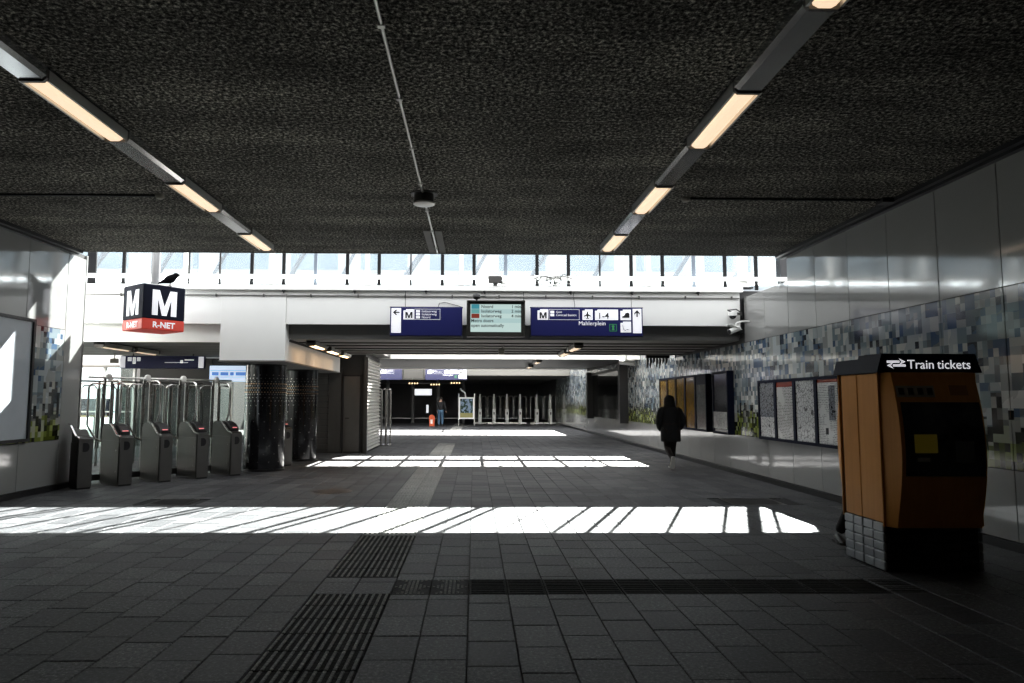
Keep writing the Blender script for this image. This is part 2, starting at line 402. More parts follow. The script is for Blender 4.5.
M['train_pale'] = simple('pale_cladding', (0.42, 0.44, 0.455, 1), 0.4, var=0.06)
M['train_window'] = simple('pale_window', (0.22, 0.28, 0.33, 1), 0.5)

XR, XL, HC = 5.5, -7.0, 4.1
# ================================================================== FLOOR
floor = MB().box(-20, 7, -9, 62, -0.25, -0.012).build('floor', M['joint'])
struct(floor, 'dark grey paved station floor with staggered rectangular stone pavers')
PW, PL, G = 0.305, 0.405, 0.0032
S0, S1 = -1.255, -0.645           # tactile strip
tile_me = MB().prism([(-PW/2+G, -PL/2+G), (PW/2-G, -PL/2+G), (PW/2-G, PL/2-G), (-PW/2+G, PL/2-G)], 'z', -0.03, 0.0).mesh('paver'); tile_me.materials.append(M['paver'])
def tile_geo(mb, x0, x1, y0, y1, z=0.0):
    c = 0.004
    n = len(mb.v)
    mb.v += [(x0,y0,z-0.02),(x1,y0,z-0.02),(x1,y1,z-0.02),(x0,y1,z-0.02),(x0,y0,z-c),(x1,y0,z-c),(x1,y1,z-c),(x0,y1,z-c),(x0+c,y0+c,z),(x1-c,y0+c,z),(x1-c,y1-c,z),(x0+c,y1-c,z)]
    for k in (0, 4):
        for i in range(4):
            j = (i+1) % 4; mb.f.append((n+k+i, n+k+j, n+k+4+j, n+k+4+i))
    mb.f.append((n+8, n+9, n+10, n+11))
CROSS = (5.47, 5.905)
GAPS = [(5.49, 5.99)]             # plain pavers inside the tactile strip
covers = [(-4.75, -4.15, 10.05, 10.65), (3.80, 4.60, 10.05, 10.75)]
near = MB; far = MB(); npav = 0
paver_cache = {}
def put_paver(x0, x1, y0, y1):
    global npav
    cx, cy = (x0+x1)/2, (y0+y1)/2
    vis = (-0.80*cy < cx < 0.86*cy) and cy > 3.4
    if not vis and cy < 12: return tile_geo(far, x0+G, x1-G, y0+G, y1-G, 0.0)
    if vis and cy < 7.4 and npav < 300:
        key = (round(x1-x0, 3), round(y1-y0, 3))
        if key not in paver_cache:
            mb = MB(); w2, l2 = (x1-x0)/2, (y1-y0)/2
            tile_geo(mb, -w2+G, w2-G, -l2+G, l2-G); me = mb.mesh('paver'); me.materials.append(M['paver']); paver_cache[key] = me
        o = bpy.data.objects.new('paver', paver_cache[key]); COL.objects.link(o); o.parent = floor
        o.location = (cx, cy, random.uniform(-0.0015, 0.0015)); npav += 1
    else:
        tile_geo(far, x0+G, x1-G, y0+G, y1-G, random.uniform(-0.0015, 0.0015))
def column(x0, x1, ya, yb, blocks):
    """lay pavers of random running offset from ya to yb, cut around the blocks"""
    segs = []; y = ya
    for (b0, b1) in sorted(blocks):
        if b1 <= y or b0 >= yb: continue
        if b0 > y: segs.append((y, b0))
        y = max(y, b1)
    if y < yb: segs.append((y, yb))
    for (a, b) in segs:
        p = a + random.choice((0.25, 0.5, 0.75, 1.0))*PL
        prev = a
        while prev < b-1e-4:
            e = min(p, b)
            if b-e < 0.06: e = b
            put_paver(x0, x1, prev, e); prev = e; p = e + PL
cols = []
x = S1
while x < XR-0.02: cols.append((x, min(x+PW, XR-0.02))); x += PW
x = S0
while x > -8.2: cols.append((x-PW, x)); x -= PW
for (a, b) in cols:
    blk = []
    if S1-0.01 <= a and b < 3.5: blk.append(CROSS)
    for (cx0, cx1, cy0, cy1) in covers:
        if b > cx0+0.02 and a < cx1-0.02: blk.append((cy0, cy1))
    column(a, b, 2.2 if a > -7.1 else 12.4, 46.0, blk)
x = -8.2
while x > -14: column(x-PW, x, 12.4, 24.0, []); x -= PW
for (y0, y1) in GAPS:
    ym = (y0+y1)/2
    for (a, b) in ((S0, S0+PW), (S0+PW, S1)): put_paver(a, b, y0, ym+0.1); put_paver(a, b, ym+0.1, y1)
# tactile guide strip
def tactile_mesh(base, rib):
    mb = MB(); h = PW/2-G; tile_geo(mb, -h, h, -h, h, -0.001)
    nf = len(mb.f)
    for k in range(6):
        xx = -h+0.022+k*(2*h-0.044)/5
        mb.prism([(xx-0.012, -0.002), (xx-0.008, 0.004), (xx+0.008, 0.004), (xx+0.012, -0.002)], 'y', -h+0.008, h-0.008)
    me = mb.mesh('tactile_tile'); me.materials.append(base); me.materials.append(rib)
    for i, p in enumerate(me.polygons): p.material_index = 0 if i < nf else 1
    return me
tm_d = tactile_mesh(M['tactile_shaded'], M['tactile_rib']); tm_l = tactile_mesh(M['tactile_light'], M['tactile_light'])  # same tile twice: shade short of the sun patch is put into the first colour
y = 2.6+PW/2
ys = []
yy = 5.49-PW/2
while yy > 2.4: ys.append(yy); yy -= PW
yy = 5.99+PW/2
while yy < 16.0: ys.append(yy); yy += PW
for yy in ys:
    for xx in (S0+PW/2, S1-PW/2):
        o = bpy.data.objects.new('tactile_tile', tm_d if yy < 7.95 else tm_l); COL.objects.link(o); o.parent = floor; o.location = (xx, yy, 0)
strip_end = ys[-1] if ys[-1] > 6 else 16.0
yend = max(ys)+PW/2
# past the ribbed run the strip goes on as plain light slabs with dark stretches between
yy = yend; k = 0
while yy < 46:
    ln = 0.61
    for xx in (S0, S0+PW):
        mb = MB(); tile_geo(mb, xx+G, xx+PW-G, yy+G, yy+ln-G)
        mb.build('strip_slab', M['tactile_light'] if (18.6 < yy < 24.5 or 32 < yy < 46) else M['paver'], floor)
    yy += ln
# cross strip leading to the ticket machine
xx = S1; k = 0
while xx < 3.5:
    e = xx+PW
    mb = MB(); ym = (CROSS[0]+CROSS[1])/2
    if k < 2:
        tile_geo(mb, xx+G, e-G, CROSS[0]+G, CROSS[1]-G)
        o = mb.build('crossing_tile', M['cross_tile'], floor)
        # raised studs laid out in an hourglass between dark wedges
        sb = MB(); c = (xx+e)/2
        for i in range(9):
            for j in range(13):
                px, py = xx+0.022+i*(PW-0.044)/8, CROSS[0]+0.025+j*(CROSS[1]-CROSS[0]-0.05)/12
                u = abs((px-c)/(PW/2)); vq = abs((py-CROSS[0])/(CROSS[1]-CROSS[0])*2 % 1.0 - 0.5)*2
                if u < 0.25+0.75*(vq): sb.box(px-0.009, px+0.009, py-0.011, py+0.011, -0.004, 0.003)
        sb.build('tile_studs', M['tactile_rib'], o)
    else:
        for (a, b) in ((CROSS[0], ym), (ym, CROSS[1])):
            mb = MB(); tile_geo(mb, xx+G, e-G, a+G, b-G, -0.001)
            for q in range(4):
                yq = a+0.035+q*(b-a-0.07)/3; mb.box(xx+0.02, e-0.02, yq-0.008, yq+0.008, -0.003, 0.003)
            mb.build('crossing_tile', M['cross_tile'], floor)
    xx = e; k += 1
st = far.build('distant_pavers', M['paver'], floor); st['kind'] = 'stuff'
# covers in the floor
for (x0, x1, y0, y1), lab in zip(covers, ('dark rectangular drain cover in floor before the ticket gates', 'dark rectangular drain cover in floor beside the right wall')):
    r = empty('drain_cover', ((x0+x1)/2, (y0+y1)/2, 0), label=lab, cat='drain cover', group='drain covers in the paving')
    a, b = (x1-x0)/2-0.01, (y1-y0)/2-0.01
    MB().box(-a, a, -b, b, -0.03, -0.006).build('plate', M['black'], r)
    mb = MB()
    for s in (-1, 1): mb.box(-a, a, s*b-0.012*(s+1)/1, s*b+0.012*(1-s), -0.03, 0.0); mb.box(s*a-0.012*(s+1), s*a+0.012*(1-s), -b, b, -0.03, 0.0)
    mb.build('rim', M['dark_metal'], r)
    for i in range(8):
        q = -b+0.05+i*(2*b-0.1)/7; MB().box(-a+0.03, a-0.03, q-0.012, q+0.012, -0.007, -0.001).build('bar', M['dark_metal'], r)
r = empty('manhole_cover', (-2.35, 11.55, 0), label='round dark manhole cover in the paving left of the guide strip', cat='manhole cover')
MB().lathe([(0.30, -0.012), (0.30, 0.004), (0.28, 0.006)], seg=28).build('lid', M['black'], r)
MB().lathe([(0.335, -0.012), (0.335, 0.002), (0.31, 0.003)], seg=28).build('ring', M['dark_metal'], r)

# ================================================================== CEILING over the near hall
EDGE = 11.93
ceil = MB().box(-7.7, 6.3, -9, EDGE, HC, 4.4).build('ceiling', M['ceiling']); struct(ceil, 'rough sprayed dark grey ceiling of the near hall')
MB().box(-7.7, 6.3, EDGE, EDGE+0.012, HC-0.01, 4.4).build('ceiling_edge_strip', M['dark_metal'], ceil)
struct(MB().box(-8, 6.5, -9.3, -9.0, 0, 5).build('wall_rear_baffle', M['dark_wall']), 'added dark wall behind the viewer that keeps sky light out')  # added out of view where the tunnel runs on, stops sky light leaking in
# ================================================================== RIGHT WALL
def panel(y0, y1, z0, z1, m, parent, side=1, x=None):
    g = 0.004; X = (XR if side > 0 else XL) if x is None else x
    mb = MB(); mb.cbox(min(X, X+side*0.03), max(X, X+side*0.03), y0+g, y1-g, z0+g, z1-g, 0.003)
    return mb.build('panel', m, parent)
wr = MB().box(XR+0.03, 6.3, -9, 11.8, 0, HC).box(XR+0.03, 6.3, 11.8, 13.9, 0, 3.62).box(XR+0.03, 6.3, 13.9, 62, 0, 3.78).build('wall_right', M['dark_wall'])
struct(wr, 'right wall clad in glossy white enamel panels with a pixel mosaic band')
P0 = 11.79
k = -21
while True:
    y0 = P0+k*0.97; y1 = y0+0.97; k += 1
    if y0 > 45.5: break
    lo, hi = 0.09, 0.81
    panel(y0, y1, lo, hi, M['enamel'], wr)
    panel(y0, y1, hi, 2.697, M['mosaic'], wr)
    if y1 < 11.9: panel(y0, y1, 2.697, HC-0.05, M['enamel'], wr)
    elif y1 < 13.9: panel(y0, min(y1, 13.75), 2.697, 3.62, M['enamel'], wr)
    elif 18.5 < y0 < 22.5 or 32.9 < y0 < 39.3: panel(y0, y1, 2.697, 3.75, M['mosaic'], wr)
    elif y0 > 22: panel(y0, y1, 2.697, 2.95, M['mosaic'], wr)
struct(MB().box(XR-0.035, XR+0.03, -9, 46, 0.0, 0.085).build('baseboard_right', M['black']), 'black skirting along the foot of the right wall')
tr = MB().box(XR-0.07, XR, -9, EDGE-0.02, HC-0.075, HC).box(XR-0.16, XR-0.09, -9, EDGE-0.05, HC-0.05, HC).build('trim_1', M['black'])
struct(tr, 'black cable trim where the right wall meets the ceiling')
# ================================================================== LEFT WALL
WE = 12.3
wl = MB().box(-7.7, XL-0.03, -9, WE, 0, HC).build('wall_left', M['dark_wall'])
struct(wl, 'left wall clad in glossy white panels with a strip of pixel mosaic')
LY = [WE-0.02, 11.75]
while LY[-1] > -8: LY.append(LY[-1]-1.03)
for i in range(len(LY)-1):
    y1, y0 = LY[i], LY[i+1]
    if i == 0: panel(y0, y1, 0.09, HC-0.08, M['enamel'], wl, -1)
    else:
        panel(y0, y1, 0.09, 0.83, M['enamel'], wl, -1); panel(y0, y1, 0.83, 2.69, M['mosaic'], wl, -1); panel(y0, y1, 2.69, HC-0.05, M['enamel'], wl, -1)
MB().box(-7.7, XL, WE, WE+0.03, 0, HC).build('end_panel', M['enamel'], wl)
struct(MB().box(XL-0.03, XL+0.035, -9, WE, 0, 0.085).build('baseboard_left', M['black']), 'black skirting along the foot of the left wall')
struct(MB().box(XL, XL+0.07, -9, EDGE-0.02, HC-0.075, HC).box(XL+0.09, XL+0.16, -9, EDGE-0.05, HC-0.05, HC).build('trim_2', M['black']), 'black cable trim where the left wall meets the ceiling')
# light box poster on the left wall
lb = empty('poster_case', (XL+0.001, 9.6, 0.85), label='large glazed poster case with black frame on the left wall', cat='poster case')
y0, y1, z0, z1 = -1.6, 1.29, 0.0, 1.92
MB().box(0.0, 0.06, y0, y1, z0, z0+0.05).box(0.0, 0.06, y0, y1, z1-0.05, z1).box(0, 0.06, y0, y0+0.05, z0+0.05, z1-0.05).box(0, 0.06, y1-0.05, y1, z0+0.05, z1-0.05).build('frame', M['black'], lb)
MB().box(0.002, 0.03, y0+0.05, y1-0.05, z0+0.05, z1-0.05).build('poster', M['light_poster'], lb)

# ================================================================== BRIDGE DECKS AHEAD
FY = 13.75
d2 = MB().box(-15, 6.3, 14.02, 18.62, 2.82, 3.78).build('ceiling_middle', M['concrete']); struct(d2, 'low bridge deck with grey boarded soffit beyond the gap')
GIR = MB().box(-5.1, XR-0.01, 14.0, 14.02, 2.76, 3.05).build('girder_face', M['grey_panel'], d2)
jb = 0
sof = [14.02, 14.75, 15.5, 16.3, 17.1, 17.9, 18.64]
for a, b in zip(sof[:-1], sof[1:]):
    MB().cbox(-3.78, XR-0.01, a+0.03, b-0.03, 2.755, 2.82, 0.01).build('soffit_board', M['grey_soffit'], d2)
    MB().cbox(-15, -5.1, a+0.03, b-0.03, 2.705, 2.82, 0.01).build('soffit_board', M['grey_soffit'], d2)
for q in sof[1:-1]: MB().box(-3.77, XR-0.012, q-0.029, q+0.029, 2.728, 2.819).build('board_joint', M['dark_metal'], d2)
fas = MB().box(-15, XR-0.07, FY+0.02, 14.0, 3.05, 3.72).build('wall_fascia', M['grey_panel']); struct(fas, 'white panelled fascia of the bridge deck above the signs')
jx = [-15, -12.6, -10.2, -7.65, -5.1]
for a, b in zip(jx[:-1], jx[1:]): MB().box(a+0.006, b-0.006, FY, FY+0.03, 3.035, 3.72).build('panel', M['white_paint'], fas)
jx = [-3.8, -1.4, 1.0, 3.2, XR-0.07]
for a, b in zip(jx[:-1], jx[1:]): MB().box(a+0.006, b-0.006, FY, FY+0.03, 3.035, 3.72).build('panel', M['white_paint'], fas)
MB().box(-15, XR-0.04, FY-0.10, 14.1, 3.72, 3.82).build('ledge', M['white_paint'], fas)
MB().box(-15, -5.1, FY+0.20, FY+0.26, 2.68, 3.05).build('lower_panel', M['white_paint'], fas)
MB().box(XR-0.07, XR-0.005, FY+0.02, 14.0, 2.9, 3.75).build('end_joint', M['black'], fas)
# pipe along the fascia with clips
cp = fas
mb = MB(); mb.tube([(-9.5, FY-0.03, 3.62), (XR-0.1, FY-0.03, 3.60)], 0.013, 6); mb.build('conduit_pipe', M['grey_panel'], cp)
for i in range(16):
    px = -9+i*0.95; MB().box(px-0.012, px+0.012, FY-0.047, FY+0.001, 3.585, 3.64).build('pipe_clip', M['dark_metal'], cp)
for i, px in enumerate((-3.85, -2.42, -0.98, 0.2, 1.95, 3.2, 4.55)):
    o = MB().box(px-0.025, px+0.025, FY-0.09, FY-0.002, 3.695, 3.72).tube([(px, FY-0.06, 3.70), (px+0.01, FY-0.06, 3.655)], 0.016, 6).build('ledge_clamp', M['black'], fas)
# big white box over the columns
bx = MB().box(-5.1, -3.8, FY-0.012, 19.4, 2.30, 3.72).build('wall_beam_box', M['white_paint']); struct(bx, 'white boxed beam over the black columns')
MB().box(-5.12, -3.78, FY-0.03, 19.42, 2.275, 2.30).build('lower_lip', M['grey_panel'], bx)
MB().box(-3.805, -3.785, 14.05, 19.4, 2.70, 2.755).build('upper_joint', M['black'], bx)
# third deck
d3 = MB().prism([(22.62, 2.93), (33.2, 3.10), (33.2, 3.78), (22.62, 3.78)], 'x', -11.1, 6.3).build('ceiling_far', M['grey_panel']); struct(d3, 'dark underside of the far bridge deck')
MB().box(-11.1, XR-0.01, 22.5, 22.62, 2.88, 3.8).build('fascia_board', M['white_paint'], d3)
MB().box(-11.1, XR-0.01, 33.2, 33.3, 3.04, 3.8).build('end_board', M['white_paint'], d3)
d4 = MB().box(-13, 6.3, 39.2, 62, 2.98, 3.78).build('ceiling_distant', M['concrete']); struct(d4, 'ceiling of the distant gate hall')
MB().box(-13, XR-0.01, 39.1, 39.2, 2.96, 3.6).build('fascia_board', M['grey_soffit'], d4)
d2b = MB().box(-11.1, -2.75, 18.63, 22.5, 2.9, 3.78).build('ceiling_light_cover', M['grey_panel']); struct(d2b, 'added roof keeping daylight out of the metro hall')  # added cover over the gap, darkens the hall and trims the sun patch
# cross beam in second gap
t3 = MB().box(-8, 6.3, 21.3, 21.75, 4.0, 4.2).build('trim_3', M['white_steel']); struct(t3, 'white steel beam and bars spanning the second gap')
for i in range(12):
    q = -3.2+i*0.98; MB().box(q-0.035, q+0.035, 18.62, 22.6, 3.92, 4.0).build('glazing_bar', M['white_steel'], t3)
for i in range(5):
    q = -2.2+i*1.96; MB().tube([(q, 18.65, 3.96), (q+0.9, 21.3, 4.05)], 0.035, 6).build('brace', M['white_steel'], t3)
# walls that shut the far hall
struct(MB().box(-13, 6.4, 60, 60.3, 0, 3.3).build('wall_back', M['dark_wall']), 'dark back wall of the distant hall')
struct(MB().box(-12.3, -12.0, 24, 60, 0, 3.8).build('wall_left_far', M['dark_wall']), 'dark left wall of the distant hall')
struct(MB().box(-15.2, XL-0.72, WE-0.1, WE+0.2, 0, 3.9).build('wall_left_return', M['white_paint']), 'white return wall beside the ticket gates')

# ================================================================== GLAZED SCREEN above the fascia
gs = empty('wall_screen', (0, 14.0, 3.82)); struct(gs, 'glazed screen with dark mullions on top of the white fascia')
TOP = 4.2
mxs = [-7.87+0.655*i for i in range(23)]
mxs = [-15+0.655*i-0.02 for i in range(11)] + mxs
for i, px in enumerate(mxs):
    thin = (i % 6 == 3)
    hw = 0.014 if thin else 0.034
    if i == 11: hw = 0.09
    MB().box(px-hw, px+hw, -0.012, 0.028, 0, TOP).build('mullion', M['mullion_black'] if not (i % 6 == 0 and i > 12) else M['haze_steel'], gs)
for a, b in zip(mxs[:-1], mxs[1:]):
    MB().box(a+0.03, b-0.03, 0.005, 0.013, 0.20, TOP).build('pane', M['glass'], gs)
    MB().box(a+0.03, b-0.03, 0.005, 0.013, 0.0, 0.20).build('kick_pane', M['frosted'], gs)
MB().box(-15, 6.5, -0.22, -0.16, 0.155, 0.235).build('rail', M['white_steel'], gs)
for px in (-5.9, -4.15, -2.2, -0.27, 1.66, 3.6, 5.55):
    MB().box(px-(0.10 if px > 5 else 0.04), px+(0.10 if px > 5 else 0.04), -0.15, -0.11, 0.0, 5.5 if px > 5 else TOP).build('post', M['white_steel'], gs)
    MB().box(px-0.18, px+0.18, -0.21, -0.06, 0.0, 0.03).build('post_foot', M['black'] if px > -5 else M['white_steel'], gs)
MB().box(-15, 6.7, -0.05, 0.06, TOP, TOP+0.12).build('head_rail', M['white_steel'], gs)
MB().box(6.35, 6.55, -0.12, 0.10, -0.2, TOP).build('end_post', M['black'], gs)
# platform structure glimpsed behind the glass
pf = empty('platform_canopy', (0, 15.5, 3.78), label='pale steel canopy frame with leaning struts behind the glazed screen', cat='canopy')
for i in range(12):
    px = -9+i*1.45+random.uniform(-0.25, 0.25); lean = random.choice((0.55, 0.7, 0.5))
    MB().tube([(px, 0, 0), (px+lean*1.4, 0.1, 1.5)], random.choice((0.05, 0.07, 0.04)), 8).build('strut', M['haze_steel'], pf)
MB().box(-11, 7, -0.08, 0.08, 1.5, 1.6).build('beam', M['haze_steel'], pf)
tp = empty('parked_train', (0, 16.6, 3.85), label='pale railway carriage side seen through the glazed screen', cat='train')
MB().cbox(-12, 7.5, 0, 1.2, 0.35, 1.5, 0.05).build('body', M['train_pale'], tp)
for i in range(11):
    px = -11.3+i*1.7; MB().box(px, px+1.15, -0.01, 0.05, 0.85, 1.32).build('window', M['train_window'], tp)
MB().box(-12, 7.5, 0.1, 1.1, -0.1, 0.36).build('underframe', M['haze_steel'], tp)

# ================================================================== CEILING LIGHTS
def lamp_run(x, ylist, z, lab, grp, wdt=0.24, glow='lamp_on'):
    """each entry: (y0, y1, lit) ; one fixture = a lit diffuser with its trunking"""
    for i, (y0, y1, y2) in enumerate(ylist):      # lit from y0 to y1, plain trunking y1 to y2
        r = empty('ceiling_light', (x, y0, z), label=lab[i], cat='ceiling light', group=grp)
        h = wdt/2; c = 0.03
        prof = lambda d: [(-h, 0), (-h, -d+c), (-h+c, -d), (h-c, -d), (h, -d+c), (h, 0)]
        MB().prism(prof(0.045), 'y', 0.0, y1-y0).build('tray', M['trunk'], r)
        MB().prism([(-h+0.035, -0.04), (-h+0.045, -0.095), (-h+0.08, -0.115), (h-0.08, -0.115), (h-0.045, -0.095), (h-0.035, -0.04)], 'y', 0.03, y1-y0-0.03).build('diffuser', M[glow], r)
        for q in (0.0, y1-y0-0.03): MB().prism(prof(0.12), 'y', q, q+0.03).build('end_cap', M['lamp_end'], r)
        for s in (-1, 1): MB().prism([(s*h, 0), (s*h, -0.105), (s*(h-0.02), -0.105), (s*(h-0.02), 0)], 'y', 0.03, y1-y0-0.03).build('side_reflector', M['alu'], r)
        if y2 > y1: MB().prism(prof(0.105), 'y', y1-y0, y2-y0-0.004).build('trunking_cover', M['trunk'], r)
wR = ['lit ceiling light on right row, nearest the viewer', 'lit ceiling light on right row, second from the viewer', 'lit ceiling light on right row, third from the viewer', 'lit ceiling light on right row, last before the bright gap', ]
wL = [s.replace('right row', 'left row') for s in wR]
segsR = [(3.0, 4.12, 5.28), (5.28, 6.53, 7.72), (7.72, 8.90, 10.05), (10.05, 11.2, 11.2)]
lamp_run(2.21, segsR, HC, wR, 'lights of the right ceiling row')
segsL = [(2.95, 4.05, 5.2), (5.2, 6.48, 7.75), (7.75, 8.95, 10.15), (10.15, 11.3, 11.3)]
lamp_run(-3.47, segsL, HC, wL, 'lights of the left ceiling row')
lamp_run(2.25, [(14.6, 15.75, 15.9), (16.3, 17.45, 17.6)], 2.755, ['small lamp under the low deck right of the signs, nearer one', 'small lamp under the low deck right of the signs, farther one'], 'lamps under the low deck', 0.2)
lamp_run(-3.42, [(14.3, 15.45, 15.6), (15.9, 17.05, 17.2), (17.4, 18.4, 18.5)], 2.755, ['small lamp beside the white boxed beam, nearest one', 'small lamp beside the white boxed beam, middle one', 'small lamp beside the white boxed beam, farthest one'], 'lamps beside the boxed beam', 0.2, 'lamp_warm')
lamp_run(-7.75, [(14.2, 15.4, 15.5), (15.6, 16.7, 16.75)], 2.70, ['lit lamp over the ticket gates, nearer one', 'lit lamp over the ticket gates, farther one'], 'lamps over the ticket gates', 0.2)
lamp_run(2.25, [(23.6, 24.8, 25.0), (27.0, 28.2, 28.4)], 2.955, ['dim distant lamp under the far deck, nearer one', 'dim distant lamp under the far deck, farther one'], 'lamps under the far deck', 0.2)

# centre conduit and detector
cd = empty('ceiling_conduit', (-0.65, 0, HC), label='pale straight conduit along the middle of the ceiling', cat='conduit')
MB().tube([(0, 1.5, -0.014), (0, EDGE-0.1, -0.014)], 0.013, 8).build('pipe', M['alu'], cd)
for i in range(9): MB().box(-0.025, 0.025, 2.2+i*1.15, 2.24+i*1.15, -0.032, 0).build('clip', M['alu'], cd)
for s in (-1, 1): MB().box(s*0.09-0.05, s*0.09+0.05, 10.3, EDGE-0.1, -0.012, 0).build('repair_strip', M['concrete'], cd)
r = empty('smoke_detector', (-0.64, 8.43, HC), label='round dark detector with pale rim on the ceiling', cat='detector')
MB().lathe([(0.17, 0), (0.17, -0.012), (0.125, -0.014), (0.125, -0.115)], seg=24).build('base', M['dark_metal'], r, True)
MB().lathe([(0.12, -0.115), (0.135, -0.118), (0.135, -0.135), (0.10, -0.145), (0.02, -0.15)], seg=24).build('rim', M['alu'], r, True)
for (xa, xb, yy, lab, sx) in ((-6.95, -4.0, 8.55, 'thin black cable across the ceiling at left ending in sensor', -4.0), (2.7, XR-0.1, 8.5, 'thin black cable across the ceiling at right ending in sensor', 2.7)):
    r = empty('ceiling_cable', (0, yy, HC), label=lab, cat='cable', group='cables across the ceiling')
    MB().tube([(xa, 0, -0.016), (xb, 0, -0.016)], 0.016, 6).build('cable', M['black'], r)
    MB().lathe([(0.055, 0), (0.055, -0.03), (0.035, -0.055), (0.01, -0.06)], c=(sx, 0, 0), seg=14).build('sensor', M['label_grey'], r, True)
    if sx > 0: MB().box(XR-0.30, XR-0.16, -0.08, 0.08, -0.06, 0).build('junction_box', M['black'], r)

# ================================================================== METRO CUBE SIGN and crow
A51 = math.radians(51)
cube = empty('metro_cube_sign', (-6.07, 12.95, 2.79), A51, 'navy and red cube sign with white M hanging on a steel pole', 'sign')
s_ = 0.395
MB().cbox(-s_, s_, -s_, s_, 0.20, 0.84, 0.012).build('navy_block', M['cube_navy'], cube)
MB().cbox(-s_, s_, -s_, s_, 0.0, 0.20, 0.012).build('red_band', M['cube_red'], cube)
# local -y face = (sin a,-cos a) seen broad ; local -x face is the narrow left one
def face_rot(k): return [(PI/2, 0, 0), (PI/2, 0, -PI/2), (PI/2, 0, PI/2)][k]
def letter_M(parent, loc, rot, w_, h_, st, mat, name='letter_m'):
    d = st
    pts = [(-w_/2, 0), (-w_/2, h_), (-w_/2+d*1.25, h_), (0, h_*0.36), (w_/2-d*1.25, h_), (w_/2, h_), (w_/2, 0), (w_/2-d, 0), (w_/2-d, h_*0.66), (d*0.42, 0), (-d*0.42, 0), (-w_/2+d, h_*0.66), (-w_/2+d, 0)]
    o = MB().prism(pts, 'z', 0, 0.004).build(name, mat, parent); o.location = loc; o.rotation_euler = rot; return o
letter_M(cube, (0, -s_-0.001, 0.27), face_rot(0), 0.46, 0.47, 0.105, M['sign_white'])
letter_M(cube, (-s_-0.001, 0, 0.27), face_rot(1), 0.46, 0.47, 0.105, M['sign_white'])
letter_M(cube, (s_+0.001, 0, 0.27), face_rot(2), 0.46, 0.47, 0.105, M['sign_white'])
text('lettering', 'R-NET', 0.15, M['text_white'], cube, (0, -s_-0.003, 0.045), face_rot(0), 'CENTER', 0.004)
text('lettering', 'R-NET', 0.15, M['text_white'], cube, (-s_-0.003, 0, 0.045), face_rot(1), 'CENTER', 0.004)
text('lettering', 'R-NET', 0.15, M['text_white'], cube, (s_+0.003, 0, 0.045), face_rot(2), 'CENTER', 0.004)
MB().lathe([(0.078, 0.84), (0.078, 2.6)], seg=20).build('pole', M['pole_grey'], cube, True)
MB().lathe([(0.14, 0.84), (0.14, 0.855), (0.08, 0.865)], seg=20).build('pole_flange', M['steel'], cube, True)
o = MB().box(-0.06, 0.06, -1.2, 0.06, 2.6, 2.7).box(-0.06, 0.06, -1.32, -1.2, 1.61, 2.7).build('hanger_arm', M['steel'], cube); o.rotation_euler = (0, 0, -A51)
# crow on top: faces right
cr = empty('crow', (-5.72, 12.78, 3.63), math.radians(8), 'black crow perched on top of the metro cube sign', 'crow')
sec = [((-0.21,0,0.045), 0.012, 0.006), ((-0.15,0,0.062), 0.022, 0.012), ((-0.10,0,0.083), 0.036, 0.026), ((-0.05,0,0.105), 0.05, 0.042), ((0.0,0,0.13), 0.056, 0.052), ((0.045,0,0.155), 0.052, 0.050), ((0.078,0,0.18), 0.040, 0.040), ((0.10,0,0.205), 0.032, 0.032), ((0.122,0,0.222), 0.032, 0.03), ((0.147,0,0.226), 0.022, 0.02), ((0.162,0,0.224), 0.012, 0.011), ((0.185,0,0.217), 0.007, 0.006), ((0.20,0,0.210), 0.002, 0.002)]
tilt = Vector((-0.55, 0, 0.83))
MB().loft([(c, (0, a*1.3, 0), tilt*(b*1.55)) for (c, a, b) in sec], 12).build('body', M['crow'], cr, True)
for s in (-1, 1):
    wg = MB().loft([((-0.19, s*0.018, 0.06), (0, 0.004, 0), tilt*0.008), ((-0.08, s*0.045, 0.105), (0, 0.012, 0), tilt*0.03), ((0.02, s*0.055, 0.145), (0, 0.012, 0), tilt*0.034), ((0.06, s*0.045, 0.165), (0, 0.005, 0), tilt*0.012)], 8).build('wing', M['crow'], cr, True)
    MB().tube([(0.0, s*0.025, 0.09), (0.012, s*0.028, 0.045), (0.0, s*0.03, 0.006)], 0.006, 6).build('leg', M['crow'], cr)
    mb = MB()
    for a in (-0.5, 0, 0.5): mb.tube([(0, s*0.03, 0.006), (0.035*math.cos(a), s*0.03+0.035*math.sin(a), 0.004)], 0.004, 5)
    mb.tube([(0, s*0.03, 0.006), (-0.02, s*0.03, 0.004)], 0.004, 5); mb.build('foot', M['crow'], cr)

# ================================================================== HANGING SIGNS
def arrow(parent, cx, cz, size, ang, mat, y):
    t_ = size*0.19
    mb = MB(); mb.prism([(-t_/2, -size/2), (t_/2, -size/2), (t_/2, size*0.36), (-t_/2, size*0.36)], 'z', 0, 0.003)
    for s in (-1, 1): mb.prism([(0, size/2), (s*size*0.40, size*0.08), (s*size*0.40, size*0.08-t_*1.4), (0, size/2-t_*1.4)], 'z', 0, 0.003)
    o = mb.build('arrow', mat, parent); o.location = (cx, y, cz); o.rotation_euler = (PI/2, ang, 0); return o
def patch(parent, x0, x1, z0, z1, mat, y, name='patch', cut=0.0):
    pts = [(x0, z0), (x1, z0), (x1, z1), (x0+cut, z1), (x0+cut, z1-cut*0.5), (x0, z1-cut*0.5)] if cut else [(x0, z0), (x1, z0), (x1, z1), (x0, z1)]
    return MB().prism(pts, 'y', y-0.003, y).build(name, mat, parent)
